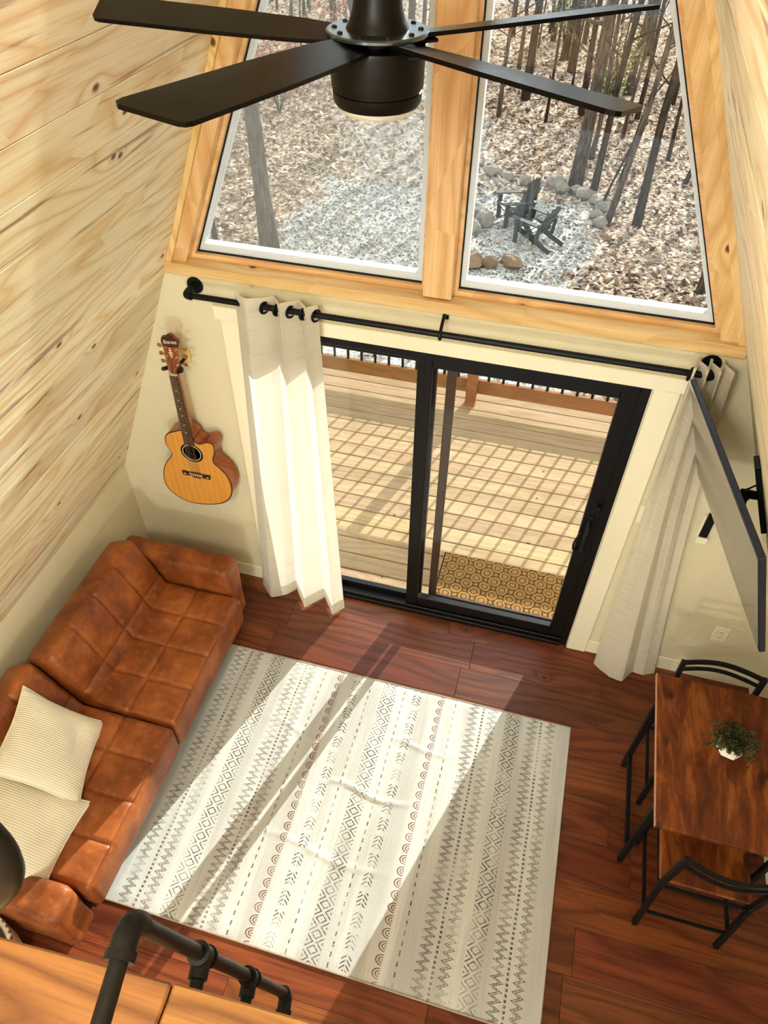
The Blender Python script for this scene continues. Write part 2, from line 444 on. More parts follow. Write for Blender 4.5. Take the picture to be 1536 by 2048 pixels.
class G:
    """geometry collector"""
    def __init__(s): s.v, s.f = [], []
    def add(s, vs, fs):
        k = len(s.v); s.v += [Vector(v) for v in vs]; s.f += [tuple(i + k for i in f) for f in fs]; return s
    def box(s, a, b, bev=0.0):
        x0, y0, z0 = a; x1, y1, z1 = b
        x0, x1 = min(x0, x1), max(x0, x1); y0, y1 = min(y0, y1), max(y0, y1); z0, z1 = min(z0, z1), max(z0, z1)
        bev = min(bev, (x1 - x0) / 2.01, (y1 - y0) / 2.01, (z1 - z0) / 2.01)
        if bev <= 0:
            v = [(x, y, z) for z in (z0, z1) for y in (y0, y1) for x in (x0, x1)]
            return s.add(v, [(0, 2, 3, 1), (4, 5, 7, 6), (0, 1, 5, 4), (2, 6, 7, 3), (0, 4, 6, 2), (1, 3, 7, 5)])
        bm = bmesh.new(); bmesh.ops.create_cube(bm, size=1)
        for v in bm.verts:
            v.co = Vector(((x0 + x1) / 2 + v.co.x * (x1 - x0), (y0 + y1) / 2 + v.co.y * (y1 - y0), (z0 + z1) / 2 + v.co.z * (z1 - z0)))
        bmesh.ops.bevel(bm, geom=bm.edges[:], offset=bev, segments=1, affect='EDGES', profile=0.5)
        bm.verts.index_update()
        s.add([v.co.copy() for v in bm.verts], [tuple(v.index for v in f.verts) for f in bm.faces])
        bm.free(); return s
    def obox(s, c, ax, half, bev=0.0):
        """box with centre, 3 axes, half sizes"""
        g = G().box((-half[0], -half[1], -half[2]), half, bev)
        A = [Vector(a).normalized() for a in ax]
        return s.add([Vector(c) + A[0] * v.x + A[1] * v.y + A[2] * v.z for v in g.v], g.f)
    def bar(s, p, q, w, h, up=(0, 0, 1), bev=0.0):
        p, q = Vector(p), Vector(q); d = (q - p); L = d.length; d.normalize()
        u = Vector(up); sd = d.cross(u)
        if sd.length < 1e-4: sd = d.cross(Vector((1, 0, 0)))
        sd.normalize(); u = sd.cross(d).normalized()
        return s.obox((p + q) / 2, (d, sd, u), (L / 2, w / 2, h / 2), bev)
    def tube(s, pts, r, n=12, caps=True):
        pts = [Vector(p) for p in pts]; m = len(pts)
        rs = r if isinstance(r, (list, tuple)) else [r] * m
        t0 = (pts[1] - pts[0]).normalized()
        a = t0.cross(Vector((0, 0, 1)))
        if a.length < 1e-3: a = t0.cross(Vector((1, 0, 0)))
        a.normalize(); vs = []
        for i in range(m):
            t = (pts[min(i + 1, m - 1)] - pts[max(i - 1, 0)])
            t = t.normalized() if t.length > 1e-9 else t0
            a = (a - t * a.dot(t)); a.normalize(); b = t.cross(a)
            for k in range(n):
                an = 2 * PI * k / n; vs.append(pts[i] + (a * math.cos(an) + b * math.sin(an)) * rs[i])
        fs = [(i * n + k, i * n + (k + 1) % n, (i + 1) * n + (k + 1) % n, (i + 1) * n + k) for i in range(m - 1) for k in range(n)]
        if caps: fs += [tuple(range(n))[::-1], tuple((m - 1) * n + k for k in range(n))]
        return s.add(vs, fs)
    def lathe(s, prof, c=(0, 0, 0), n=32, axis=(0, 0, 1)):
        """prof: [(r,h)] about axis through c"""
        A = Vector(axis).normalized(); q = Vector((0, 0, 1)).rotation_difference(A)
        vs = [Vector(c) + q @ Vector((r * math.cos(2 * PI * k / n), r * math.sin(2 * PI * k / n), h)) for r, h in prof for k in range(n)]
        m = len(prof)
        fs = [(i * n + k, i * n + (k + 1) % n, (i + 1) * n + (k + 1) % n, (i + 1) * n + k) for i in range(m - 1) for k in range(n)]
        if prof[0][0] > 1e-6: fs.append(tuple(range(n))[::-1])
        if prof[-1][0] > 1e-6: fs.append(tuple((m - 1) * n + k for k in range(n)))
        return s.add(vs, fs)
    def prism(s, poly, d0, d1, axis='y'):
        """poly [(a,b)] extruded: axis y -> (x,z); z -> (x,y); x -> (y,z)"""
        mk = {'y': lambda a, b, d: (a, d, b), 'z': lambda a, b, d: (a, b, d), 'x': lambda a, b, d: (d, a, b)}[axis]
        n = len(poly)
        vs = [mk(a, b, d0) for a, b in poly] + [mk(a, b, d1) for a, b in poly]
        return s.add(vs, [tuple(range(n)), tuple(range(2 * n - 1, n - 1, -1))] + [(i, i + n, (i + 1) % n + n, (i + 1) % n) for i in range(n)])
    def make(s, name, mat, parent=None, smooth=False, world=True, sharp=35, loc=None):
        return ob(name, s.v, s.f, mat, parent, smooth, world, loc=loc, sharp=sharp)

def grid(nu, nv, fn):
    vs, uv = [], []
    for j in range(nv + 1):
        for i in range(nu + 1):
            vs.append(Vector(fn(i / nu, j / nv))); uv.append((i / nu, j / nv))
    fs = [(j * (nu + 1) + i, j * (nu + 1) + i + 1, (j + 1) * (nu + 1) + i + 1, (j + 1) * (nu + 1) + i) for j in range(nv) for i in range(nu)]
    return vs, fs, uv

def rblock(size, r, res, disp=None):
    """rounded subdivided block centred in x,y with z 0..h; disp(p,n)->new p"""
    L, W, H = size; nx, ny, nz = res
    bm = bmesh.new()
    idx = {}
    def vert(i, j, k):
        key = (i, j, k)
        if key not in idx:
            p = Vector((-L / 2 + L * i / nx, -W / 2 + W * j / ny, H * k / nz))
            q = Vector((max(-L / 2 + r, min(L / 2 - r, p.x)), max(-W / 2 + r, min(W / 2 - r, p.y)), max(r, min(H - r, p.z))))
            d = p - q
            n = Vector((0, 0, 1))
            if d.length > 1e-6: n = d.normalized(); p = q + n * min(r, d.length) if d.length < r else q + n * r
            if disp: p = Vector(disp(p, n))
            idx[key] = len(idx); vs.append(p)
        return idx[key]
    vs, fs = [], []
    for i in range(nx):
        for j in range(ny):
            fs.append((vert(i, j, nz), vert(i + 1, j, nz), vert(i + 1, j + 1, nz), vert(i, j + 1, nz)))
            fs.append((vert(i, j, 0), vert(i, j + 1, 0), vert(i + 1, j + 1, 0), vert(i + 1, j, 0)))
    for i in range(nx):
        for k in range(nz):
            fs.append((vert(i, 0, k), vert(i + 1, 0, k), vert(i + 1, 0, k + 1), vert(i, 0, k + 1)))
            fs.append((vert(i, ny, k), vert(i, ny, k + 1), vert(i + 1, ny, k + 1), vert(i + 1, ny, k)))
    for j in range(ny):
        for k in range(nz):
            fs.append((vert(0, j, k), vert(0, j, k + 1), vert(0, j + 1, k + 1), vert(0, j + 1, k)))
            fs.append((vert(nx, j, k), vert(nx, j + 1, k), vert(nx, j + 1, k + 1), vert(nx, j, k + 1)))
    bm.free()
    return vs, fs

def catmull(pts, n=6, closed=True):
    out = []; m = len(pts)
    rng = range(m) if closed else range(m - 1)
    for i in rng:
        g = lambda k: Vector(pts[k % m]) if closed else Vector(pts[max(0, min(m - 1, k))])
        p0, p1, p2, p3 = g(i - 1), g(i), g(i + 1), g(i + 2)
        for k in range(n):
            t = k / n
            out.append(0.5 * ((2 * p1) + (p2 - p0) * t + (2 * p0 - 5 * p1 + 4 * p2 - p3) * t * t + (3 * p1 - p0 - 3 * p2 + p3) * t ** 3))
    if not closed: out.append(Vector(pts[-1]))
    return out

# ================================================================== STRUCTURE
SL = 2.328                                   # roof slope dz/dx
def xl(z): return -2.005 + (z - 0.84) / SL
def xr(z): return 1.215 - (z - 2.297) / SL
APEX_Z = 5.3166; APEX_X = -0.082
YB = -5.0                                    # room runs back past the loft edge
KR = 2.05; KRZ = 2.297 - SL * (2.05 - 1.215)
nrm = math.sqrt(1 + SL * SL)

floor = tag(G().box((-2.15, YB, -0.12), (2.2, 0.0, -0.006)).make('floor', BLACKM), kind='structure')
def shared(name, g, mat, smooth=False):
    return mesh(name, g.v, g.f, mat, smooth)
def put(name, me, parent, mat4):
    o = bpy.data.objects.new(name, me); COL.objects.link(o)
    o.parent = parent; o.matrix_local = mat4
    return o
fl = root_loc(floor)
PW = 0.2143
lens_cache = {}
def floor_plank(x0, x1, y1):
    L = round(x1 - x0, 3)
    if L not in lens_cache:
        lens_cache[L] = shared('plank', G().box((-L / 2 + .0006, -PW / 2 + .0006, -0.006), (L / 2 - .0006, PW / 2 - .0006, 0.0), 0.0016), FLOOR)
    put('plank', lens_cache[L], floor, Matrix.Translation(Vector(((x0 + x1) / 2, y1 - PW / 2, 0.0)) - fl))
y = -0.9877 + 4 * PW
for a, b2 in ((-2.0, -1.05), (-1.05, 0.17), (0.17, 1.39), (1.39, 2.05)):
    put('plank', shared('plank', G().box((a + .0006, y + .0006, -.006), (b2 - .0006, -.0006, 0), .0016), FLOOR), floor, Matrix.Translation(-fl))
joints = [0.35, 1.52, 0.62, -0.3, 1.25, 0.15, 0.85, -0.1, 1.08, 0.50, 0.80, 0.22, 1.3, 0.4]
row = 0
yy = y
while yy > -3.4:
    j = joints[row % len(joints)]
    xs = [-2.0]; x = j - 1.22 * math.ceil((j + 2.0 - 0.05) / 1.22)
    while x < 2.04:
        if x > -1.95: xs.append(x)
        x += 1.22
    xs.append(2.05)
    top = yy; 
    for a, b2 in zip(xs[:-1], xs[1:]):
        if b2 - a > 0.03: floor_plank(round(a, 2), round(b2, 2), top)
    yy -= PW; row += 1
# the strip between the first row and the door is filled by that row's start; clip it under the sill
# ---------------- ceilings of tongue-and-groove boards
def ceiling(name, side):
    g = G()
    if side < 0:
        poly = [(xl(0.84) - 0.02, 0.84 - 0.02 * 0), (APEX_X, APEX_Z + 0.03), (APEX_X, APEX_Z + 0.3), (xl(0.84) - 0.15, 0.84)]
        poly = [(xl(.84) - .025, .84), (APEX_X - .025, APEX_Z), (APEX_X - .15, APEX_Z), (xl(.84) - .15, .84)]
        s = Vector((1, 0, SL)) / nrm; base = Vector((xl(.84), 0, .84)); lx = Vector((0, 1, 0)); n = Vector((SL, 0, -1)) / nrm
        T = (APEX_Z - .84) / SL * nrm
    else:
        poly = [(KR + .025, KRZ), (APEX_X + .025, APEX_Z), (APEX_X + .15, APEX_Z), (KR + .15, KRZ)]
        s = Vector((-1, 0, SL)) / nrm; base = Vector((KR, 0, KRZ)); lx = Vector((0, -1, 0)); n = Vector((-SL, 0, -1)) / nrm
        T = (APEX_Z - KRZ) / SL * nrm
    g.prism(poly, YB, 0.16)
    c = tag(g.make(name, BLACKM), kind='structure'); cl = root_loc(c)
    W = 0.1875; L = 5.0
    me = shared('plank', G().box((-L / 2, -W / 2 + .0011, -0.018), (L / 2, W / 2 - .0011, 0.0), 0.0018), PINE)
    k = 0
    while (k + 1) * W < T + 0.05:
        ctr = base + s * (k + 0.5) * W + Vector((0, -L / 2, 0))
        m4 = Matrix((lx, s, n)).transposed().to_4x4(); m4.translation = ctr - cl
        put('plank', me, c, m4); k += 1
    return c
ceiling('ceiling_left', -1)
ceiling('ceiling_right', 1)
tag(G().box((-2.13, YB, 0), (-2.005, 0, 0.845)).make('wall_left', WALL), kind='structure')
tag(G().box((KR, YB, 0), (KR + .12, 0, KRZ + .01)).make('wall_right', WALL), kind='structure')
DL, DR, DH = -1.03, 0.92, 2.03
WB, WT = 2.25, 4.62
g = G()
g.prism([(-2.13, 0), (DL, 0), (DL, WB), (xl(WB) - .02, WB), (xl(.84) - .02, .84), (-2.13, .84)], 0, 0.15)
g.prism([(DR, 0), (KR + .1, 0), (KR + .1, KRZ), (xr(WB) + .02, WB), (DR, WB)], 0, 0.15)
g.box((DL, 0, DH), (DR, 0.15, WB))
g.prism([(xl(WT), WT), (xr(WT), WT), (APEX_X, APEX_Z)], 0, 0.15)
tag(g.make('wall_far', WALL), kind='structure')
tag(G().box((-2.005, -0.014, 0), (-1.145, 0, 0.115), .003).make('baseboard_far', TRIMW), kind='structure')
tag(G().box((1.04, -0.014, 0), (KR, 0, 0.115), .003).make('baseboard_far_right', TRIMW), kind='structure')
tag(G().box((-2.005, -5, 0), (-1.99, -0.014, 0.115), .003).make('baseboard_left', TRIMW), kind='structure')
tag(G().box((KR - .014, -5, 0), (KR, -0.014, 0.115), .003).make('baseboard_right', TRIMW), kind='structure')
# painted door casing
tag(G().box((-1.145, -0.02, 0), (-1.035, 0, DH), .003).make('trim_1', TRIMW), kind='structure')
tag(G().box((0.925, -0.02, 0), (1.04, 0, DH), .003).make('trim_2', TRIMW), kind='structure')
tag(G().box((-1.175, -0.024, DH), (1.055, 0, DH + .075), .003).make('trim_3', TRIMW), kind='structure')
# ---------------- sliding door
door = empty('door_1', (-0.055, 0.05, 0), kind='structure')
def bx(parent, name, mat, *boxes, bev=0.003):
    g = G()
    for a, b2 in boxes: g.box(a, b2, bev)
    return g.make(name, mat, parent)
bx(door, 'jamb', DOORBLK, ((DL, -.005, 0), (DL + .045, .14, DH)))
bx(door, 'jamb', DOORBLK, ((DR - .045, -.005, 0), (DR, .14, DH)))
bx(door, 'head', DOORBLK, ((DL + .045, -.005, DH - .05), (DR - .045, .14, DH)))
sill = bx(door, 'threshold', DOORBLK, ((DL + .045, -.02, 0), (DR - .045, .14, .035)), ((DL + .045, -.005, .035), (DR - .045, .004, .06)))
bx(sill, 'track', ALU, ((-.02, .055, .035), (DR - .05, .062, .052)), ((DL + .05, .105, .035), (DR - .05, .112, .052)))
def leaf(name, x0, x1, y0, y1, z0, z1, sl_, sr, rb, rt):
    p = bx(door, name, DOORBLK, ((x0, y0, z0), (x0 + sl_, y1, z1)), ((x1 - sr, y0, z0), (x1, y1, z1)),
           ((x0 + sl_, y0, z0), (x1 - sr, y1, z0 + rb)), ((x0 + sl_, y0, z1 - rt), (x1 - sr, y1, z1)))
    bx(p, 'pane', GLASS, ((x0 + sl_ - .004, (y0 + y1) / 2 - .003, z0 + rb - .004), (x1 - sr + .004, (y0 + y1) / 2 + .003, z1 - rt + .004)), bev=0)
    return p
slide = leaf('sliding_panel', -0.15, 0.878, .010, .050, .040, 1.985, .073, .082, .105, .055)
fixed = leaf('fixed_panel', DL + .045, -0.062, .068, .100, .036, 1.985, .07, .088, .045, .07)
sc = bx(door, 'screen_door_frame', DOORBRN, ((-.020, .116, .052), (.03, .134, 1.985)), ((.835, .116, .052), (.873, .134, 1.985)),
        ((.03, .116, 1.95), (.835, .134, 1.985)), ((.03, .116, .052), (.835, .134, .075)))
h = G()
h.tube(catmull([(.835, .008, .92), (.830, -.045, .945), (.828, -.055, 1.02), (.830, -.045, 1.10), (.835, .008, 1.13)], 5, False), .011, 10)
h.box((.818, .0, .88), (.852, .012, 1.17), .004)
h.box((.845, -.02, 1.21), (.865, .012, 1.26), .004)
h.make('handle', BLACKM, door, True)
g = G().tube(catmull([(.812, .006, .90), (.79, -.02, .92), (.782, -.03, .975), (.795, -.02, 1.03), (.812, .006, 1.04)], 5, False), .006, 8)
g.make('pull', BLACKM, door, True)

# ---------------- upper windows with pine trim
def rake(side, o0, o1, z0=2.30, z1=WT):
    f = (lambda z, o: xl(z) + o) if side < 0 else (lambda z, o: xr(z) - o)
    p = [(f(z0, o0), z0), (f(z0, o1), z0), (f(z1, o1), z1), (f(z1, o0), z1)]
    return p if side < 0 else p[::-1]
tn = 4
def trim(g, mat=PINE_TRIM):
    global tn
    o = tag(g.make('trim_%d' % tn, mat), kind='structure'); tn += 1
    return o
for s in (-1, 1):
    trim(G().prism(rake(s, 0.0, 0.028, 2.26), -.016, 0.02), PINE_TRIM_V)
    trim(G().prism(rake(s, 0.0, 0.095), 0.0, 0.15), PINE_TRIM_V)
MU0, MU1 = -0.14, -0.012
trim(G().box((MU0, -.004, 2.305), (MU1, .15, WT), .003), PINE_TRIM_V)
trim(G().box((xl(2.25) + .005, -.028, 2.245), (xr(2.25) - .005, .15, 2.30), .004))
trim(G().box((xl(WT), -.01, WT - .1), (xr(WT), .15, WT), .003))
def window(n, side):
    w = empty('window_%d' % n, ((-.7 if side < 0 else .6), .1, 2.3), kind='structure')
    if side < 0:
        L = lambda z, o: xl(z) + o; inner = MU0
        P = lambda o, oi, zb, zt: [(xl(zb) + o, zb), (inner - oi, zb), (inner - oi, zt), (xl(zt) + o, zt)]
    else:
        inner = MU1
        P = lambda o, oi, zb, zt: [(inner + oi, zb), (xr(zb) - o, zb), (xr(zt) - o, zt), (inner + oi, zt)]
    def ring(name, mat, o0, o1, i0, i1, zb0, zb1, y0, y1, parent=w):
        a = P(o0, i0, zb0, WT - .11); b2 = P(o1, i1, zb1, WT - .11 - (zb1 - zb0))
        g = G()
        for k in range(4):
            q = [a[k], a[(k + 1) % 4], b2[(k + 1) % 4], b2[k]]
            g.prism(q, y0, y1)
        return g.make(name, mat, parent)
    ring('stop', PINE_TRIM, .09, .112, .0, .018, 2.30, 2.322, .055, .085)
    fr = ring('frame', VINYL, .09, .135, .0, .045, 2.30, 2.362, .088, .135)
    ring('gasket', BLACKM, .112, .118, .018, .023, 2.322, 2.328, .080, .090, fr)
    G().prism(P(.128, .04, 2.355, WT - .17), .108, .112).make('pane', GLASS, w)
    if side < 0:
        G().prism(P(.12, .02, 2.345, WT - .17), .138, .1385).make('insect_screen', SCREEN, w)
window(1, -1)
window(2, 1)

# ================================================================== RUG
RX0, RX1, RY0, RY1 = -1.162, 1.000, -2.125, -0.578
def rug_mat():
    b = MatB('printed rug'); v = b.coord('Object')
    x, y, z = b.sep(v)
    cx = (RX0 + RX1) / 2
    u = x + cx + (b.noise(b.comb(y * 5.0, x * 2, 0.0), 1.0, 2) - 0.5) * 0.012
    w = y
    masks = []; red = []
    def zig(xc, wd, p, lw=.0048, n=2):
        t = ((w / p).fract() - .5).abs() * 2.0
        for k in range(n):
            tx = t * wd + (xc - wd / 2 + (k - (n - 1) / 2) * .016)
            masks.append((u - tx).abs().lt(lw))
    def dots(xc, p=.022, r=.006): masks.append((u - xc).abs().lt(r) * (w / p).fract().lt(.55))
    def dash(xc, p=.045): masks.append((u - xc).abs().lt(.0035) * (w / p).fract().lt(.5))
    def dia(xc, wd=.085, p=.068):
        t = ((w / p).fract() - .5).abs() * 2.0
        r = (u - xc).abs() / (wd / 2) + t
        ringm = ((r * 1.55 + .25).fract()).lt(.36)
        masks.append(ringm * (u - xc).abs().lt(wd / 2) * (r.lt(1.9)))
    def chev(xc, wd=.05, p=.021):
        a = (u - xc).abs()
        masks.append(((w + a * .9) / p).fract().lt(.42) * a.lt(wd / 2) * a.gt(.003) * (w / .095).fract().lt(.72))
    def hill(xc, wd=.05, p=.058):
        t = ((w / p).fract() - .5) * 1.05
        q = (u - (xc + wd / 2)) / wd * .62
        r = (t * t + q * q).sqrt()
        red.append((r * 5.6).fract().lt(.5) * r.lt(.5) * q.lt(0.0))
    zig(-1.061, .042, .036); dots(-.997); zig(-.946, .036, .036, .004); dia(-.821)
    zig(-.684, .042, .036); dots(-.634); zig(-.588, .036, .036, .004); dash(-.503); hill(-.411)
    chev(-.292); dash(-.202); dia(-.084); dash(.006); chev(.085); hill(.225); dash(.321)
    zig(.436, .042, .036); dots(.490); zig(.545, .036, .036, .004); dia(.668)
    zig(.783, .042, .036); dots(.832); zig(.885, .036, .036, .004)
    m = masks[0]
    for q in masks[1:]: m = m.max(q)
    r = red[0].max(red[1])
    fade = b.noise(v, 6.0, 3, .6).ss(.34, .56) * .6 + .4
    grit = b.noise(v, 190, 2).ss(.30, .5)
    th = b.noise(b.comb(x * 260.0, y * 3.0, 0.0), 1.0, 2, .6)
    wv = b.noise(b.comb(x * 16.0, y * 170.0, 0.0), 1.0, 2, .6)
    st = b.noise(b.comb(x * 7.0, y * .5, 0.0), 1.0, 2, .5)
    base = b.mix(st.ss(.38, .62), srgb(208, 208, 200), srgb(184, 182, 176))
    base = b.mix(th.ss(.5, .72) * .5, base, srgb(158, 148, 138))
    base = b.mix(wv.ss(.55, .75) * .25, base, srgb(168, 160, 150))
    c = b.mix(m * fade * grit * .9, base, srgb(66, 48, 40))
    c = b.mix(r * (fade * .5 + .5) * .9, c, srgb(112, 66, 48))
    return b.set(c, .95, 0, .08, bump=th + wv, bs=.35, bd=.003)
RUGM = rug_mat()
def rug_h(x, y):
    h = .010 + .0025 * mnoise.noise(Vector((x * 3, y * 3, 0))) + .002 * mnoise.noise(Vector((x * 9, y * 7, 3)))
    # creases where the rug was folded
    for (ax, ay, bx_, by_, hh, sg) in ((-.33, -1.27, .23, -1.28, .012, .012), (-.1, -.95, .45, -.93, .007, .012), (-.75, -1.0, -.3, -1.05, .006, .014), (-.6, -1.62, .2, -1.66, .006, .016)):
        t = max(0, min(1, ((x - ax) * (bx_ - ax) + (y - ay) * (by_ - ay)) / ((bx_ - ax) ** 2 + (by_ - ay) ** 2)))
        px, py = ax + t * (bx_ - ax), ay + t * (by_ - ay) + .02 * math.sin(t * 7)
        d = math.hypot(x - px, y - py)
        h += hh * math.exp(-(d / sg) ** 2) * math.sin(PI * min(1, max(0.02, t * .96 + .02)))
    e = min(x - RX0, RX1 - x, y - RY0, RY1 - y)
    return max(.006, h) if e > .04 else .006 + (max(.006, h) - .006) * max(0, e) / .04
nu, nv = 190, 140
vs, fs, uv = grid(nu, nv, lambda a, b2: (RX0 + (RX1 - RX0) * a, RY0 + (RY1 - RY0) * b2, rug_h(RX0 + (RX1 - RX0) * a, RY0 + (RY1 - RY0) * b2)))
rug = empty('area_rug', ((RX0 + RX1) / 2, (RY0 + RY1) / 2, 0), label='pale woven area rug printed with brown diamonds and chevrons', cat='rug')
ob('pile', vs, fs, RUGM, rug, True, uvs=uv)
G().tube([(RX0, RY0, .005), (RX1, RY0, .005), (RX1, RY1, .005), (RX0, RY1, .005), (RX0, RY0, .005)], .0055, 6).make('edge_binding', plain('rug binding', srgb(176, 158, 140), .9), rug)

# ================================================================== SOFA (runs along the left wall)
sofa = empty('sofa', (-1.5, -1.28, 0), label='caramel brown leather sofa with tufted seat along the left wall', cat='sofa')
def tuft(xs, ys, dep=.014, sg=.012, crown=.012, L=1, W=1, H=1):
    def f(p, n):
        q = p.copy()
        if n.z > .3 or True:
            k = max(0.0, n.z)
            if k > 0:
                d = 0
                for a in xs: d = max(d, math.exp(-((p.x - a) / sg) ** 2))
                for a in ys: d = max(d, math.exp(-((p.y - a) / sg) ** 2))
                cr = 1.0
                gx = sorted(list(xs) + [-L / 2, L / 2]); gy = sorted(list(ys) + [-W / 2, W / 2])
                def hump(t, gs):
                    for a, b2 in zip(gs[:-1], gs[1:]):
                        if a <= t <= b2: return math.sin(PI * (t - a) / (b2 - a)) ** .6
                    return 0
                q.z += k * (crown * hump(p.x, gx) * hump(p.y, gy) - dep * d)
                q.z += k * .003 * mnoise.noise(Vector((p.x * 9, p.y * 9, p.z)))
        return q
    return f
def tcushion(name, L, W, H, r, xs, ys, M4, parent, res=(70, 110, 6), dep=.011, crown=.007):
    vs, fs = rblock((L, W, H), r, res, tuft(xs, ys, dep, .0085, crown, L, W, H))
    return ob(name, [M4 @ v for v in vs], fs, LEATHER, parent, True)
def TR(x, y, z, rx=0, ry=0, rz=0):
    return Matrix.Translation((x, y, z)) @ Matrix.Rotation(rz, 4, 'Z') @ Matrix.Rotation(ry, 4, 'Y') @ Matrix.Rotation(rx, 4, 'X')
# seats: two sections, depth in x
SX0, SX1 = -1.66, -1.055
for (ya, yb, nm) in ((-1.368, -.50, 0), (-2.20, -1.378, 1)):
    Wd = yb - ya
    tcushion('seat_cushion', SX1 - SX0, Wd, .235, .035, [.02], [-Wd / 4, 0, Wd / 4],
             TR((SX0 + SX1) / 2, (ya + yb) / 2, .20), sofa)
# backs: two sections leaning back; the nearer one reclined further
Wd = .868
tcushion('back_cushion', .50, Wd, .20, .05, [.06], [-Wd / 4, 0, Wd / 4], TR(-1.716, -.934, .514, ry=math.radians(68)) @ Matrix.Translation((0, 0, -.06)), sofa, crown=.009)
Wd = .822
tcushion('back_cushion', .50, Wd, .20, .05, [.06], [-Wd / 4, 0, Wd / 4], TR(-1.765, -1.789, .495, ry=math.radians(60)) @ Matrix.Translation((0, 0, -.06)), sofa, crown=.009)
# arms
def arm(y0, y1, h, x0, x1, r=.03):
    vs, fs = rblock((x1 - x0, y1 - y0, h), r, (20, 10, 12), lambda p, n: p + n * (.004 * mnoise.noise(p * 7)))
    return ob('arm', [v + Vector(((x0 + x1) / 2, (y0 + y1) / 2, .12)) for v in vs], fs, LEATHER, sofa, True)
arm(-.495, -.335, .49, -1.85, -1.125)
arm(-2.37, -2.215, .40, -1.85, -1.10)
bx(sofa, 'base', LEATHERS, ((-1.82, -2.19, .09), (-1.13, -.50, .20)))
for (x, y) in ((-1.17, -.47), (-1.17, -2.24), (-1.78, -.47), (-1.78, -2.24)):
    G().lathe([(.012, 0), (.02, .13)], (x, y, 0), 12).make('leg', BLACKM, sofa, True)
# piping seam along the front edges of the seats
for (ya, yb) in ((-1.35, -.52), (-2.18, -1.395)):
    G().tube([(SX1 - .012, ya + (yb - ya) * k / 12, .428 + .004 * math.sin(PI * k / 12)) for k in range(13)], .0035, 6).make('piping', LEATHER, sofa, True)

# ---------------- pillows
def pillow(name, size, thick, M4, label):
    n = 30
    def prof(u, v):
        a, b2 = abs(2 * u - 1), abs(2 * v - 1)
        return max(0.0, (1 - a ** 2.6)) ** .55 * max(0.0, (1 - b2 ** 2.6)) ** .55
    def pt(u, v, sg):
        a, b2 = 2 * u - 1, 2 * v - 1
        pin = 1 - .09 * (1 - a * a) * abs(b2) ** 3
        pin2 = 1 - .09 * (1 - b2 * b2) * abs(a) ** 3
        z = sg * thick / 2 * prof(u, v) + .006 * mnoise.noise(Vector((a * 2, b2 * 2, sg)))
        z -= sg * .03 * math.exp(-(((a - .45) / .16) ** 2 + ((b2 - .25) / .4) ** 2)) * prof(u, v)
        return Vector((a * size / 2 * pin2, b2 * size / 2 * pin, z))
    vs, fs, uv = grid(n, n, lambda u, v: pt(u, v, 1))
    v2, f2, uv2 = grid(n, n, lambda u, v: pt(u, v, -1))
    k = len(vs)
    fs = fs + [tuple(i + k for i in f[::-1]) for f in f2]
    o = empty(name, M4 @ Vector((0, 0, 0)) , label=label, cat='pillow')
    W = [M4 @ v for v in vs + v2]
    ob('cover', W, fs, PILLOW, o, True, uvs=uv + uv2)
    e = [M4 @ (pt(t, 0, 1) * 1.0) for t in [i / 16 for i in range(17)]] + [M4 @ pt(1, t, 1) for t in [i / 16 for i in range(1, 17)]] + \
        [M4 @ pt(1 - t, 1, 1) for t in [i / 16 for i in range(1, 17)]] + [M4 @ pt(0, 1 - t, 1) for t in [i / 16 for i in range(1, 17)]]
    G().tube(e, .004, 6).make('seam', PILLOW, o, True)
    return o
P1 = Matrix.Translation((-1.515, -1.70, .605)) @ Matrix.Rotation(math.radians(12), 4, 'Z') @ Matrix.Rotation(math.radians(46), 4, 'Y') @ Matrix.Rotation(math.radians(-6), 4, 'X')
pillow('throw_pillow', .46, .13, P1, 'cream corduroy throw pillow propped diagonally on the sofa, uppermost of two')
P2 = Matrix.Translation((-1.46, -2.08, .535)) @ Matrix.Rotation(math.radians(2), 4, 'Z') @ Matrix.Rotation(math.radians(26), 4, 'Y')
pillow('throw_pillow', .46, .14, P2, 'cream corduroy throw pillow lying against the near sofa arm, half covered by another')

# ================================================================== CURTAIN ROD AND CURTAINS
RODZ, RODY = 2.19, -0.10
rod = empty('curtain_rod', (-.07, -.05, RODZ - .04), label='black iron pipe curtain rod mounted above the glass door', cat='curtain rod')
G().tube([(-1.255, RODY, RODZ), (1.115, RODY, RODZ)], .0145, 16).make('pipe', BLACK, rod, True)
for x in (-1.255, 1.115):
    G().tube(catmull([(x + (.03 if x < 0 else -.03), RODY, RODZ), (x + (.006 if x < 0 else -.006), RODY + .004, RODZ), (x, RODY + .03, RODZ), (x, RODY + .05, RODZ)], 5, False), .021, 14).make('elbow', BLACK, rod, True)
    G().tube([(x, RODY + .03, RODZ), (x, -.006, RODZ)], .0145, 14).make('standoff', BLACK, rod, True)
    G().lathe([(.0, 0), (.040, 0), (.042, .004), (.040, .009), (.022, .012), (.02, .026), (.0, .026)], (x, 0.0, RODZ), 28, (0, -1, 0)).make('flange', BLACK, rod, True)
g = G().tube(catmull([(-.03, 0, RODZ + .055), (-.03, -.05, RODZ + .052), (-.03, -.09, RODZ + .03), (-.03, RODY - .022, RODZ), (-.03, RODY, RODZ - .024), (-.03, RODY + .02, RODZ - .008)], 6, False), .0075, 10)
g.box((-.045, -.006, RODZ + .02), (-.015, 0, RODZ + .09), .002)
g.make('hook_bracket', BLACK, rod, True)

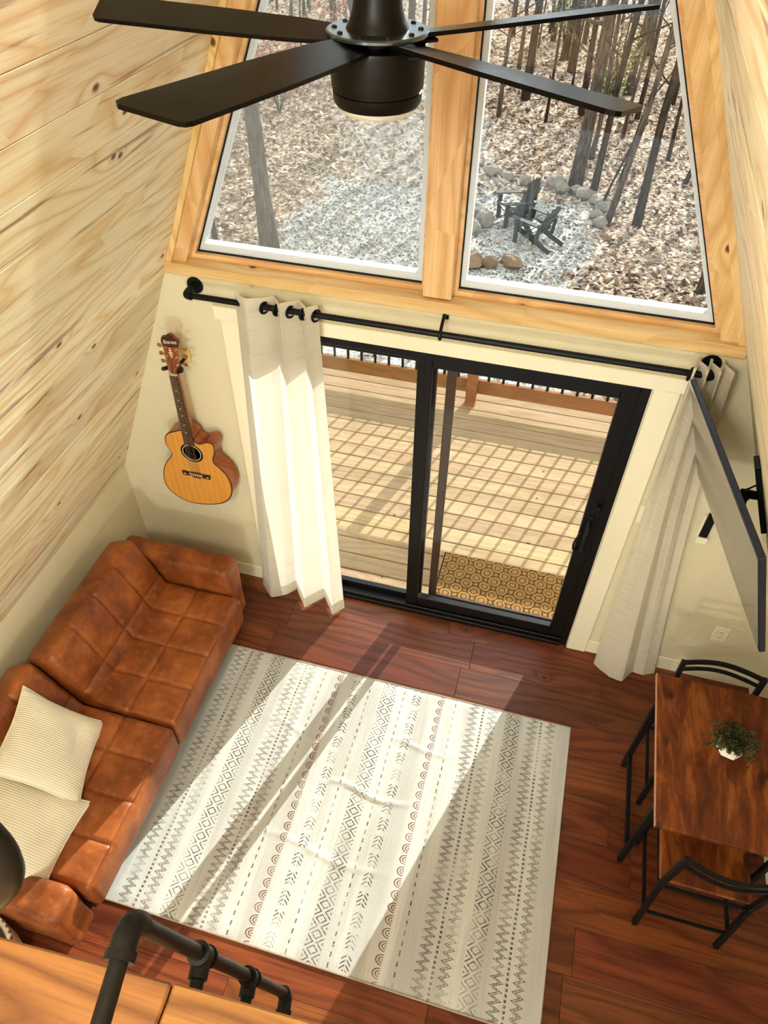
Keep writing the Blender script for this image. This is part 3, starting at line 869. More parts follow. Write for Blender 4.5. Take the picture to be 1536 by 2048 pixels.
def curtain(name, label, top, bot, zt, zb, nfold, amp_t, amp_b, ph, dec=1.0, parts=(), nu=110, nv=60):
    """top / bot: functions s -> (x, y) centre lines; folds added in y"""
    ex = top(0.5)
    o = empty(name, (ex[0], ex[1], 0), label=label, cat='curtain', group='white grommet curtains at the glass door')
    def pt(s, t):
        a, b2 = top(s), bot(s)
        e = t ** 1.15
        x = a[0] + (b2[0] - a[0]) * e; y = a[1] + (b2[1] - a[1]) * e
        A = amp_b + (amp_t - amp_b) * (1 - t) ** dec
        y -= A * math.sin(ph(s, t))
        x += .35 * A * math.sin(2 * ph(s, t)) * .5
        z = zt + (zb - zt) * t
        z += .010 * math.sin(ph(s, t)) * (1 - t) ** 8 if t < .3 else 0
        y += .008 * mnoise.noise(Vector((s * 5, t * 3, 1.7))) * t
        return (x, y, z)
    vs, fs, uv = grid(nu, nv, pt)
    ob('cloth', vs, fs, CURTAIN, o, True, uvs=uv)
    hv, hf, huv = grid(nu, 2, lambda s, t: Vector(pt(s, .955 + t * .045)) + Vector((0, -.002, 0)))
    ob('hem', hv, hf, CURTAIN, o, True, uvs=huv)
    for gx in parts:
        G().lathe([(.021, -.004), (.030, -.004), (.032, 0), (.030, .004), (.021, .004), (.021, -.004)], (gx, RODY, RODZ - .004), 24, (1, -.45, 0)).make('grommet', BLACK, o, True)
    return o
gro = [.03, .36, .52, .68, .84, .99]
def phL(s, t):
    k = 0
    for i in range(len(gro) - 1):
        if s >= gro[i]: k = i
    return PI * (k + (s - gro[k]) / (gro[k + 1] - gro[k]))
def lin(pts):
    def f(s):
        q = s * (len(pts) - 1); i = min(int(q), len(pts) - 2); t = q - i
        return (pts[i][0] * (1 - t) + pts[i + 1][0] * t, pts[i][1] * (1 - t) + pts[i + 1][1] * t)
    return f
topL = lambda s: (-1.005 + .40 * s, RODY)
curtain('curtain', 'white slub curtain hanging left of the glass door, beside the guitar', topL,
        lin([(-1.13, -.085), (-1.02, -.10), (-.86, -.11), (-.70, -.12), (-.545, -.12)]), 2.238, .012, 5, .045, .06, phL,
        parts=[topL(q)[0] for q in gro[1:]])
curtain('curtain', 'white curtain bunched tightly right of the glass door, behind the television', lambda s: (1.022 + .15 * s, RODY),
        lin([(1.10, -.09), (1.20, -.175), (1.28, -.175), (1.34, -.09), (1.40, -.10), (1.47, -.06)]), 2.245, .012, 5, .062, .004,
        lambda s, t: s * 6.2 * PI * (1 - .0 * t) + .6, dec=2.6, parts=(1.03,))

# ================================================================== GUITAR
FY = -0.14                                    # plane of the soundboard
gui = empty('acoustic_guitar', (-1.41, -.08, .78), label='amber acoustic cutaway guitar hanging on the cream wall', cat='guitar')
OUT = [(-1.433, 1.357), (-1.486, 1.338), (-1.53, 1.314), (-1.551, 1.278), (-1.555, 1.228), (-1.539, 1.192), (-1.533, 1.168), (-1.549, 1.135), (-1.589, 1.081), (-1.621, 1.012), (-1.635, 0.931), (-1.623, 0.862), (-1.577, 0.81), (-1.512, 0.782), (-1.429, 0.784), (-1.344, 0.803), (-1.27, 0.836), (-1.218, 0.89), (-1.194, 0.96), (-1.196, 1.029), (-1.217, 1.084), (-1.247, 1.121), (-1.274, 1.151), (-1.277, 1.187), (-1.26, 1.234), (-1.254, 1.285), (-1.268, 1.302), (-1.297, 1.302), (-1.329, 1.284), (-1.355, 1.282), (-1.372, 1.298), (-1.379, 1.325)]
out = [(v.x, v.y) for v in catmull([(a, b2, 0) for a, b2 in OUT], 4)]
G().prism(out, FY + .004, -.035).make('body', MAHOG, gui)
cxg = sum(p[0] for p in out) / len(out); czg = sum(p[1] for p in out) / len(out)
inner = [(cxg + (a - cxg) * .985, czg + (b2 - czg) * .985) for a, b2 in out]
G().prism(inner, FY, FY + .006).make('soundboard', SPRUCE, gui)
G().tube([(a, FY + .003, b2) for a, b2 in out + out[:1]], .0035, 6).make('binding', ROSEWOOD, gui, True)
HX, HZ = -1.402, 1.203
G().lathe([(0, 0), (.052, 0)], (HX, FY - .0006, HZ), 36, (0, -1, 0)).make('sound_hole', HOLE, gui)
ros = G().lathe([(.053, 0), (.0535, .0015), (.057, .0015), (.0575, 0)], (HX, FY, HZ), 40, (0, -1, 0)).make('rosette', NUTM, gui, True)
G().lathe([(.063, 0), (.0635, .0012), (.068, .0012), (.0685, 0)], (HX, FY, HZ), 40, (0, -1, 0)).make('ring', ROSEWOOD, ros, True)
br = G().prism([(-1.492, 1.052), (-1.44, 1.048), (-1.43, 1.053), (-1.375, 1.053), (-1.365, 1.048), (-1.314, 1.052), (-1.318, 1.020), (-1.37, 1.024), (-1.38, 1.014), (-1.425, 1.014), (-1.435, 1.024), (-1.488, 1.020)], FY - .009, FY).make('bridge', ROSEWOOD, gui)
G().box((-1.445, FY - .013, 1.040), (-1.361, FY - .008, 1.0445)).make('saddle', NUTM, br)
for k in range(6): G().lathe([(.0035, 0), (.0035, .004), (0, .005)], (-1.434 + k * .0125, FY - .009, 1.029), 8, (0, -1, 0)).make('pin', NUTM, br)
for x in (-1.475, -1.331): G().obox((x, FY - .0092, 1.034), ((1, 0, .2), (0, 1, 0), (-.2, 0, 1)), (.006, .0006, .003)).make('inlay', PEARL, br)
N0 = Vector((-1.388, FY - .018, 1.752)); N1 = Vector((-1.400, FY - .006, 1.268))   # nut and end of the fretboard
ax = (N1 - N0).normalized(); sd = Vector((1, 0, 0)); sd = (sd - ax * sd.dot(ax)).normalized(); nn = sd.cross(ax).normalized()
if nn.y > 0: nn = -nn
def taper(p, q, wp, wq, d0, d1):
    vs = [p - sd * wp / 2 + nn * d0, p + sd * wp / 2 + nn * d0, q + sd * wq / 2 + nn * d0, q - sd * wq / 2 + nn * d0,
          p - sd * wp / 2 + nn * d1, p + sd * wp / 2 + nn * d1, q + sd * wq / 2 + nn * d1, q - sd * wq / 2 + nn * d1]
    return vs, [(0, 1, 2, 3), (7, 6, 5, 4), (0, 4, 5, 1), (1, 5, 6, 2), (2, 6, 7, 3), (3, 7, 4, 0)]
fb = ob('fretboard', *taper(N0, N1, .044, .062, -.002, .006), ROSEWOOD, gui)
g = G().tube([N0 - nn * .0195, N0 + (N1 - N0) * .82 - nn * .026], [.020, .026], 14)
g.make('neck', MAHOG, gui, True)
L = 0.66 * 1.05
for k in range(1, 21):
    d = L * (1 - 2 ** (-k / 12))
    if d > (N1 - N0).length: break
    p = N0 + ax * d; w = .044 + .018 * d / (N1 - N0).length
    G().bar(p - sd * w / 2 + nn * .0065, p + sd * w / 2 + nn * .0065, .0022, .0022).make('fret', CHROME, fb)
    if k in (3, 5, 7, 9, 12, 15): 
        q = N0 + ax * (d - .012)
        G().obox(q + nn * .0062, (sd, ax, nn), (.005, .0035, .0006)).make('inlay', PEARL, fb)
ob('nut', *taper(N0 - ax * .008, N0, .044, .044, -.001, .009), NUTM, gui)
# headstock
Hp = [(-1.411, 1.762), (-1.365, 1.762), (-1.352, 1.80), (-1.338, 1.90), (-1.318, 1.945), (-1.322, 1.965), (-1.338, 1.972), (-1.345, 1.986), (-1.362, 1.992), (-1.378, 1.984), (-1.392, 1.972), (-1.408, 1.968), (-1.416, 1.945), (-1.412, 1.90), (-1.416, 1.80)]
head = G().prism(Hp, -.152, -.135).make('headstock', HEADM, gui)
G().prism([(-1.325, 1.925), (-1.318, 1.945), (-1.322, 1.965), (-1.338, 1.972), (-1.345, 1.986), (-1.362, 1.992), (-1.378, 1.984), (-1.392, 1.972), (-1.408, 1.968), (-1.416, 1.945), (-1.414, 1.925), (-1.37, 1.915)], -.1535, -.1515).make('headstock_cap', ROSEWOOD, head)
fc = bpy.data.curves.new('lettering', 'FONT'); fc.body = 'Ibanez'; fc.size = .030; fc.align_x = 'CENTER'; fc.extrude = .0006; fc.shear = .25
tmp = bpy.data.objects.new('lettering', fc); COL.objects.link(tmp)
dg = bpy.context.evaluated_depsgraph_get(); me = bpy.data.meshes.new_from_object(tmp.evaluated_get(dg)); bpy.data.objects.remove(tmp)
me.materials.clear(); me.materials.append(PEARL)
lo = bpy.data.objects.new('lettering', me); COL.objects.link(lo); lo.parent = head
lo.matrix_local = Matrix.Translation(Vector((-1.367, -.1545, 1.937)) - root_loc(head)) @ Matrix.Rotation(math.radians(-7), 4, 'Y') @ Matrix.Rotation(PI / 2, 4, 'X')
g = G()
for k in range(5):
    zc = 1.850 + k * .0125; r = (.006, .011, .014, .010, .005)[k]
    g.prism([(-1.377, zc), (-1.377 + r, zc + .007), (-1.377, zc + .011), (-1.377 - r, zc + .007)], -.1525, -.1515)
g.make('inlay', PEARL, head)
for sgn in (-1, 1):
    for k in range(3):
        zc = 1.815 + k * .046; xe = -1.412 if sgn < 0 else -1.342 + k * .006
        t = G().lathe([(.0065, 0), (.0065, .004), (.004, .005), (.004, .012), (0, .012)], (xe + (.014 if sgn < 0 else -.012), -.152, zc), 12, (0, -1, 0)).make('tuning_post', CHROME, gui, True)
        g = G().tube([(xe, -.142, zc), (xe + sgn * .018, -.14, zc)], .003, 8)
        g.obox((xe + sgn * .028, -.138, zc), ((1, 0, 0), (0, 1, 0), (0, 0, 1)), (.011, .005, .010), .003)
        g.make('tuning_key', GOLDM, t, False)
for k in range(6):
    a = N0 + sd * (-.017 + k * .0068) + nn * .011
    bq = Vector((-1.434 + k * .0125, FY - .013, 1.042))
    G().tube([a, bq], .0009, 5).make('string', STRINGM, gui)
    kk = k % 3; sg = -1 if k < 3 else 1
    zc = 1.815 + (kk if sg > 0 else 2 - kk) * .046
    G().tube([a, Vector(((-1.398 if sg < 0 else -1.354), -.160, zc))], .0008, 5).make('string', STRINGM, gui)
han = empty('guitar_hanger', (-1.38, 0, 1.73), label='black padded wall hanger gripping the guitar neck', cat='hanger')
G().box((-1.405, -.02, 1.735), (-1.36, 0, 1.815), .006).make('plate', PINE_TRIM_V, han)
g = G().tube([(-1.378, -.02, 1.775), (-1.378, -.118, 1.775)], .009, 10)
g.make('arm', BLACKM, han, True)
for sgn in (-1, 1):
    G().tube(catmull([(-1.380, -.118, 1.772), (-1.386 + sgn * .030, -.125, 1.772), (-1.386 + sgn * .044, -.15, 1.778), (-1.386 + sgn * .042, -.172, 1.79)], 5, False), .011, 10).make('yoke', BLACKM, han, True)

# ================================================================== WALL PLATES
def plate(name, x, z, label, cat):
    o = empty(name, (x, -.003, z - .06), label=label, cat=cat)
    G().box((x - .041, -.007, z - .062), (x + .041, 0, z + .062), .003).make('cover_plate', PLASTIC, o)
    return o
sw = plate('light_switch', 1.092, 1.262, 'ivory toggle light switch on the wall between door casing and curtain', 'switch')
G().obox((1.092, -.010, 1.262), ((1, 0, 0), (0, .9, .4), (0, -.4, .9)), (.005, .008, .009), .002).make('toggle', PLASTIC, sw)
for z in (1.230, 1.294): G().lathe([(.003, 0), (.003, .001), (0, .001)], (1.092, -.007, z), 8, (0, -1, 0)).make('screw', PLASTICD, sw)
ol = plate('wall_outlet', 1.727, .445, 'ivory double wall outlet low on the wall above the far chair', 'outlet')
for dz in (-.02, .02):
    r = G().lathe([(.0165, 0), (.0165, .0025), (0, .0025)], (1.727, -.007, .445 + dz), 20, (0, -1, 0)).make('socket', PLASTIC, ol, True)
    for dx in (-.006, .006): G().box((1.727 + dx - .001, -.0102, .445 + dz - .002), (1.727 + dx + .001, -.0094, .445 + dz + .007)).make('slot', PLASTICD, r)
    G().lathe([(.0025, 0), (.0025, .0006), (0, .0006)], (1.727, -.0096, .445 + dz - .008), 8, (0, -1, 0)).make('ground_hole', PLASTICD, r)
cr = empty('remote_cradle', (1.39, -.01, 1.18), label='white wall cradle holding a remote control beside the right curtain', cat='holder')
G().box((1.362, -.008, 1.16), (1.418, 0, 1.33), .003).make('back_plate', PLASTIC, cr)
G().box((1.362, -.032, 1.16), (1.418, -.008, 1.20), .004).make('cup', PLASTIC, cr)
rm = empty('remote_control', (1.39, -.02, 1.19), label='black remote control standing in the white wall cradle', cat='remote')
G().box((1.370, -.0255, 1.201), (1.410, -.0085, 1.365), .004).make('case', BLACKM, rm)
for i in range(3):
    for j in range(7): G().lathe([(.004, 0), (.004, .0015), (0, .0015)], (1.379 + i * .011, -.0255, 1.215 + j * .02), 8, (0, -1, 0)).make('button', CHROME if (i + j) % 5 == 0 else BLUEBLK, rm)

# ================================================================== CEILING FAN
FX, FYY = -0.08, -0.961
fan = empty('ceiling_fan', (FX, FYY, 3.31), label='dark bronze five blade ceiling fan hanging from the ridge', cat='ceiling fan')
G().lathe([(.0, 3.507), (.074, 3.507), (.072, 3.512), (.066, 3.522), (.058, 3.545), (.052, 3.58), (.047, 3.64), (.044, 3.70), (.020, 3.72), (.017, 3.74), (.017, 5.02), (.0, 5.02)], (FX, FYY, 0), 40).make('downrod_cover', FANBLK, fan, True)
G().lathe([(.0, 4.98), (.05, 4.98), (.072, 5.04), (.075, 5.12), (.0, 5.12)], (FX, FYY, 0), 32).make('canopy', FANBLK, fan, True)
hub = G().lathe([(.0, 3.497), (.116, 3.497), (.120, 3.500), (.120, 3.505), (.116, 3.508), (.0, 3.508)], (FX, FYY, 0), 48).make('hub_plate', HUBM, fan, True)
for k in range(10):
    a = 2 * PI * k / 10 + .2
    G().lathe([(.0065, 0), (.0065, .003), (.004, .004), (0, .003)], (FX + .100 * math.cos(a), FYY + .100 * math.sin(a), 3.508), 10).make('screw', BLACKM, hub, True)
hs = G().lathe([(.0, 3.497), (.06, 3.497), (.06, 3.480), (.112, 3.478), (.114, 3.470), (.1115, 3.392), (.106, 3.390), (.106, 3.384), (.109, 3.382), (.108, 3.362), (.102, 3.352), (.0, 3.352)], (FX, FYY, 0), 56).make('motor_housing', FANBLK, fan, True)
G().lathe([(.0, 3.353), (.097, 3.353), (.096, 3.346), (.085, 3.334), (.06, 3.326), (.0, 3.322)], (FX, FYY, 0), 48).make('light_dome', OPAL, fan, True)
# a blade, local x outward
def blade_mesh():
    out = [(.095, -.045), (.20, -.058), (.40, -.066), (.712, -.070), (.730, -.066), (.736, -.055), (.704, .052), (.695, .062), (.680, .066), (.40, .064), (.20, .056), (.095, .045)]
    g = G().prism(out, -.0045, .0045, 'z')
    pit = math.radians(-9)
    vs = [Vector((v.x, v.y * math.cos(pit) - v.z * math.sin(pit), v.y * math.sin(pit) + v.z * math.cos(pit))) for v in g.v]
    return mesh('blade', vs, g.f, FANBLADE)
bm_ = blade_mesh()
for k in range(5):
    a = math.radians(-107.5 + 72 * k)
    put('blade', bm_, fan, Matrix.Translation(Vector((FX, FYY, 3.4865)) - root_loc(fan)) @ Matrix.Rotation(a, 4, 'Z') @ Matrix.Rotation(math.radians(-1.5), 4, 'Y'))
    G().obox((FX + .11 * math.cos(a), FYY + .11 * math.sin(a), 3.4785), ((math.cos(a), math.sin(a), 0), (-math.sin(a), math.cos(a), 0), (0, 0, 1)), (.035, .026, .004), .002).make('blade_iron', FANBLK, fan)

# ================================================================== TELEVISION on the sloping right side
yaw = math.radians(11.3); u = Vector((-math.sin(yaw), math.cos(yaw), 0)); nh = Vector((math.cos(yaw), math.sin(yaw), 0))
tl = math.radians(20.5); dn = nh * math.sin(tl) + Vector((0, 0, -math.cos(tl))); bk = nh * math.cos(tl) + Vector((0, 0, math.sin(tl)))
TLc = Vector((1.020, -.175, 2.210)); TW, TH = .96, .54
tc = TLc - u * TW / 2 + dn * TH / 2
tv = empty('television', tc + bk * .02 + dn * TH / 2, label='slim black flat television mounted tilted on the right sloping ceiling', cat='television')
G().obox(tc + bk * .012, (u, dn, bk), (TW / 2, TH / 2, .011), .003).make('panel', BLUEBLK, tv)
G().obox(tc - bk * .0006, (u, dn, bk), (TW / 2 - .009, TH / 2 - .011, .0012)).make('screen', TVSCREEN, tv)
G().obox(tc + bk * .030 + dn * .10, (u, dn, bk), (TW / 2 - .12, TH / 2 - .14, .010), .004).make('back_housing', BLUEBLK, tv)
mt = empty('television_mount', (1.40, -.62, 1.75), label='black articulated wall mount behind the television', cat='mount')
s2 = Vector((-1, 0, SL)) / nrm; n2 = Vector((-SL, 0, -1)) / nrm
mc = Vector((xr(2.05), -.62, 2.05))
G().obox(mc + n2 * .010, (Vector((0, 1, 0)), s2, n2), (.035, .17, .0095), .003).make('wall_plate', BLACKM, mt)
j1 = mc + n2 * .02; j2 = tc + bk * .046 + dn * .1
G().bar(j1, (j1 + j2) / 2 + Vector((0, .10, 0)), .035, .03, bev=.004).make('arm', BLACKM, mt)
G().bar((j1 + j2) / 2 + Vector((0, .10, 0)), j2, .03, .03, bev=.004).make('arm', BLACKM, mt)
G().obox(j2 - bk * .004, (u, dn, bk), (.10, .10, .0025)).make('head_plate', BLACKM, mt)
for k, (dy, dz, w) in enumerate(((.06, .0, .05), (-.03, .04, .06), (.02, -.05, .045))):
    a = j1 + Vector((0, dy * .6, .03 + dz * .5)); c2 = j2 + Vector((-.0, dy, dz + .05))
    m2 = (a + c2) / 2 + Vector((-.01, w, -.04 - .02 * k)); m3 = a * .3 + c2 * .7 + Vector((0, w * .5, -.06))
    tag(G().tube(catmull([a, a * .7 + c2 * .3 + Vector((0, .03, -.015)), m2, m3, c2], 6, False), .0035, 7).make('cable', BLACKM, mt, True))

# ================================================================== DINING TABLE AND CHAIRS
tb = empty('dining_table', (1.60, -.97, 0), label='rustic brown dining table with black metal legs at the right wall', cat='table')
G().box((1.295, -1.366, .715), (1.915, -.577, .740), .003).make('tabletop', TABLETOP, tb)
G().box((1.2925, -1.364, .7165), (1.2955, -.579, .7385)).make('edge_band', plain('pale table edge', srgb(206, 150, 116), .4), tb)  # thin strip along the left edge, paler than the tabletop
for (x, y) in ((1.312, -.725), (1.312, -1.254), (1.895, -.725), (1.895, -1.254)):
    G().box((x - .013, y - .013, 0), (x + .013, y + .013, .700), .002).make('leg', BLACKM, tb)
for x in (1.312, 1.895):
    G().box((x - .011, -1.24, .135), (x + .011, -.739, .157), .002).make('stretcher', BLACKM, tb)
    G().box((x - .013, -1.34, .700), (x + .013, -.60, .715), .002).make('top_rail', BLACKM, tb)
for y in (-.725, -1.254): G().box((1.325, y - .010, .690), (1.882, y + .010, .712), .002).make('cross_rail', BLACKM, tb)

def dining_chair(label):
    c = empty('dining_chair', (0, 0, 0), label=label, cat='chair', group='brown dining chairs at the table')
    def part(name, g, mat=BLACKM, smooth=False): return ob(name, g.v, g.f, mat, c, smooth, world=False)
    for s in (-1, 1):
        g = G().bar((s * .19, -.206, 0), (s * .19, -.166, .46), .024, .024, (0, 1, 0), .002)
        g.bar((s * .19, -.166, .455), (s * .19, -.188, .845), .024, .024, (0, 1, 0), .002)
        part('back_leg', g)
        part('front_leg', G().box((s * .19 - .012, .178, 0), (s * .19 + .012, .202, .45), .002))
        part('side_stretcher', G().bar((s * .19, -.19, .17), (s * .19, .178, .17), .016, .016, (0, 0, 1), .001))
        part('seat_rail', G().box((s * .19 - .010, -.155, .43), (s * .19 + .010, .178, .45), .001))
    for z, w in ((.832, .024), (.772, .016)):
        pts = [(-.19 + .38 * k / 14, -.187 - .042 * math.sin(PI * k / 14), z) for k in range(15)]
        g = G()
        for p, q in zip(pts[:-1], pts[1:]): g.bar(p, q, .014, w)
        part('back_rail', g)
    part('rear_stretcher', G().box((-.178, -.199, .155), (.178, -.185, .171), .001))
    part('rear_seat_rail', G().box((-.178, -.172, .43), (.178, -.158, .448), .001))
    part('front_seat_rail', G().box((-.178, .182, .43), (.178, .198, .448), .001))
    part('seat', G().box((-.197, -.150, .45), (.197, .212, .470), .006), TABLETOP)
    return c
c1 = dining_chair('dining chair with dark wood seat at the near end of the table')
c1.location = (1.585, -1.33, 0)
c2 = copy_tree(c1); c2['label'] = 'dining chair tucked between the table and the far wall, backrest showing'
c2.location = (1.588, -.735, 0); c2.rotation_euler.z = PI

# ---------------- potted plant on the table
PX, PY, PZ = 1.612, -.925, .740
pl = empty('potted_plant', (PX, PY, PZ), label='small trailing green plant in a white faceted pot on the table', cat='plant')
n = 7; vs = []
for h_, r, off in ((0, .030, 0), (.035, .062, .5), (.075, .046, 0)):
    for k in range(n): a = 2 * PI * (k + off) / n; vs.append((PX + r * math.cos(a), PY + r * math.sin(a), PZ + h_))
fs = [tuple(range(n))[::-1]]
for k in range(n): fs += [(k, (k + 1) % n, n + k), ((k + 1) % n, n + (k + 1) % n, n + k), (n + k, n + (k + 1) % n, 2 * n + (k + 1) % n), (n + k, 2 * n + (k + 1) % n, 2 * n + k)]
fs.append(tuple(2 * n + k for k in range(n)))
ob('pot', vs, fs, POT, pl)
G().lathe([(0, .078), (.040, .076)], (PX, PY, PZ), 14).make('soil', SOIL, pl)
lv, lf = [], []; sg = G(); rr = random.Random(3)
for s in range(120):
    a = rr.uniform(0, 2 * PI)
    # leave the front-left facet of the pot showing
    out = rr.uniform(.03, .125); up = rr.uniform(.0, .075); dr = rr.uniform(.0, .07)
    if -2.3 < a - 0 < -1.0 or a > 2 * PI - 2.3 and a < 2 * PI - 1.0:
        out *= .55; dr *= .1
    p0 = Vector((PX + .02 * math.cos(a), PY + .02 * math.sin(a), PZ + .075)); p1 = p0 + Vector((math.cos(a) * out * .5, math.sin(a) * out * .5, up))
    p2 = Vector((PX + math.cos(a) * out, PY + math.sin(a) * out, max(PZ + .012, PZ + .075 + up - dr)))
    path = catmull([p0, p1, p2], 5, False)
    sg.tube(path, .0012, 4, False)
    for q in path[2:]:
        for _ in range(4):
            d = Vector((rr.gauss(0, 1), rr.gauss(0, 1), rr.gauss(0, .8) + .3)).normalized(); e = d.cross(Vector((rr.gauss(0, 1), rr.gauss(0, 1), rr.gauss(0, 1)))).normalized()
            L_ = rr.uniform(.007, .012); k = len(lv); o_ = q + d * .003
            lv += [o_, o_ + d * L_ * .5 + e * L_ * .32, o_ + d * L_, o_ + d * L_ * .5 - e * L_ * .32]; lf.append((k, k + 1, k + 2, k + 3))
for v in lv: v.z = max(v.z, PZ + .002)
sg.make('stems', plain('stem', srgb(66, 62, 34), .8), pl)
tag(ob('foliage', lv, lf, PLANTLEAF, pl), kind='stuff')

# ================================================================== LOFT EDGE, LADDER RAIL, FOREGROUND
tag(G().obox((-.47, -2.806, 2.421), ((1, .055, 0), (-.055, 1, 0), (0, 0, 1)), (.505, .115, .028), .004).make('trim_loft_cap', PINE_CAP), kind='structure')
tag(G().obox((.555, -2.745, 2.419), ((1, .042, 0), (-.042, 1, 0), (0, 0, 1)), (.52, .105, .028), .004).make('trim_loft_cap_right', PINE_CAP), kind='structure')
tag(G().box((-1.2, -2.86, 2.12), (1.1, -2.72, 2.388)).make('trim_loft_beam', PINE_TRIM), kind='structure')
tag(G().prism([(xl(2.2) + .03, 2.2), (xr(2.2) - .03, 2.2), (xr(2.385) - .03, 2.385), (xl(2.385) + .03, 2.385)], YB, -2.862).make('floor_loft', PINE_TRIM), kind='structure')
hr = empty('pipe_handrail', (.05, -2.62, 1.4), label='black iron pipe ladder handrail below the loft edge', cat='handrail')
RP = [Vector((.026, -2.649, 2.764)), Vector((.024, -2.598, 2.381)), Vector((.050, -2.545, 1.936)), Vector((.073, -2.476, 1.429))]
RP = [RP[0] + (RP[3] - RP[0]) * t for t in (0, .30, .62, 1.0)]
G().tube([RP[0], RP[3]], .0135, 16).make('rail', BLACK, hr, True)
back = Vector((.03, -.16, .0))
for k, p in enumerate(RP):
    G().tube([p, p + back], .0135, 14).make('stub', BLACK, hr, True)
    dr_ = (RP[3] - RP[0]).normalized()
    if k in (0, 3):
        d2 = dr_ if k == 0 else -dr_
        G().tube(catmull([p + d2 * .04, p + d2 * .012 + back * .02, p + back * .10, p + back * .28], 5, False), .0195, 14).make('elbow', BLACK, hr, True)
        G().lathe([(.0225, -.007), (.0225, .007)], p + back * .28, 18, back).make('collar', BLACK, hr, True)
    else:
        G().tube([p - dr_ * .03, p + dr_ * .03], .0185, 14).make('tee', BLACK, hr, True)
        G().tube([p, p + back * .25], .0185, 14).make('tee_branch', BLACK, hr, True)
        for q in (p - dr_ * .03, p + dr_ * .03): G().lathe([(.0215, -.005), (.0215, .005)], q, 18, dr_).make('collar', BLACK, hr, True)
G().bar(RP[0] + back + Vector((0, -.02, -.4)), Vector((RP[3].x + back.x + .12, RP[3].y + back.y + .12, 0.01)), .035, .09, (0, 1, 0)).make('ladder_stringer', PINE_TRIM, hr)
gr = empty('guard_pipe', (-.03, -2.72, 3.05), label='black pipe elbow of the loft guard rail at the left edge', cat='railing')
G().tube([(-.24, -2.60, 3.36), (-.012, -2.690, 3.155)], .0145, 16).make('rail', BLACK, gr, True)
G().tube(catmull([(-.035, -2.680, 3.178), (.000, -2.694, 3.145), (.002, -2.708, 3.105), (-.022, -2.728, 3.078)], 6, False), .020, 16).make('elbow', BLACK, gr, True)
G().tube([(-.014, -2.722, 3.085), (-.24, -2.80, 2.96)], .0145, 16).make('post', BLACK, gr, True)
# beaded basket on the floor by the near arm
BXc = Vector((-1.475, -2.605, 0))
bk_ = empty('round_basket', BXc, label='round white basket with orange band and beaded rim at the left edge', cat='basket')
G().lathe([(.17, 0), (.20, .02), (.225, .20), (.23, .36), (.215, .365), (.205, .34), (.18, .05), (0, .04)], BXc, 40).make('body', POT, bk_, True)
G().lathe([(.190, .352), (.190, .369), (.165, .369), (.165, .352)], BXc, 40).make('inner_band', plain('orange band', srgb(196, 110, 46), .7), bk_, True)
bead = mesh('bead', *(lambda g: (g.v, g.f))(G().lathe([(0, -.007), (.006, -.004), (.007, 0), (.006, .004), (0, .007)], (0, 0, 0), 8)), PLASTICD, True)
for k in range(48):
    a = 2 * PI * k / 48
    put('bead', bead, bk_, Matrix.Translation((.229 * math.cos(a), .229 * math.sin(a), .362)))

# ================================================================== OUTDOORS
GZ = -3.50                                   # the ground falls away: the deck stands a storey above it
OK_ = 1.572
def wx(x): return 0.4476 + (x - 0.4476) * OK_
def wy(y): return -2.8451 + (y + 2.8451) * OK_
def ox(x): return 0.4476 + (x - 0.4476) / OK_
def oy(y): return -2.8451 + (y + 2.8451) / OK_
def gz(x, y):
    a, c = ox(x), oy(y)
    f = max(0.0, min(1.0, (math.hypot((a + 1.3) / 2.4, (c - 5.5) / 3.6) - 1) * 1.2))
    return GZ + f * (.14 * mnoise.noise(Vector((x * .25, y * .25, 0))) + .07 * mnoise.noise(Vector((x * .8, y * .8, 4)))) + max(0, y - 34) * .06
vs, fs, uv = grid(150, 130, lambda a, b2: (-34 + 68 * a, .3 + 62 * b2, gz(-34 + 68 * a, .3 + 62 * b2)))
gnd = ob('ground', vs, fs, GROUND, None, True, world=True, loc=Vector((0, 0, 0)))
tag(gnd, kind='structure')
def in_gravel(x, y):
    x, y = ox(x), oy(y)
    return abs(x + 1.5) < 2.2 + .5 * mnoise.noise(Vector((x, y, 0))) and y < 8.8
# fallen leaves
rr = random.Random(11); lv, lf = [], []
cnt = 0
while cnt < 30000:
    y = 3.0 + 19 * rr.random() ** 1.5; half = 2.2 + y * .52
    x = wx(-1.1 + rr.uniform(-half, half)); y = wy(y)
    g_in = in_gravel(x, y)
    if g_in and rr.random() > .035: continue
    z = gz(x, y) + .008 + .03 * rr.random()
    L_ = rr.uniform(.05, .10) * (1 + y * .012); a = rr.uniform(0, 2 * PI)
    nx, ny = rr.gauss(0, .5), rr.gauss(0, .5)
    d = Vector((math.cos(a), math.sin(a), nx)).normalized(); e = Vector((-math.sin(a), math.cos(a), ny)).normalized()
    c = Vector((x, y, z + .015)); k = len(lv)
    lv += [c - d * L_, c + e * L_ * .55, c + d * L_, c - e * L_ * .55]; lf.append((k, k + 1, k + 2, k + 3)); cnt += 1
lit = ob('leaf_litter', lv, lf, LITTER, None, loc=Vector((0, 0, 0)))
tag(lit, 'dry tan fallen leaves covering the forest floor outside', 'leaves', kind='stuff')
lv, lf = [], []
for _ in range(7000):
    x = wx(rr.uniform(-3.8, .8)); y = wy(rr.uniform(4.2, 9.0))
    if not in_gravel(x, y): continue
    r = rr.uniform(.018, .045); c = Vector((x, y, gz(x, y) + r * .3)); k = len(lv)
    lv += [c + Vector((r, 0, 0)), c + Vector((0, r * .8, 0)), c - Vector((r, 0, 0)), c - Vector((0, r * .8, 0)), c + Vector((0, 0, r * .7))]
    lf += [(k, k + 1, k + 4), (k + 1, k + 2, k + 4), (k + 2, k + 3, k + 4), (k + 3, k, k + 4)]
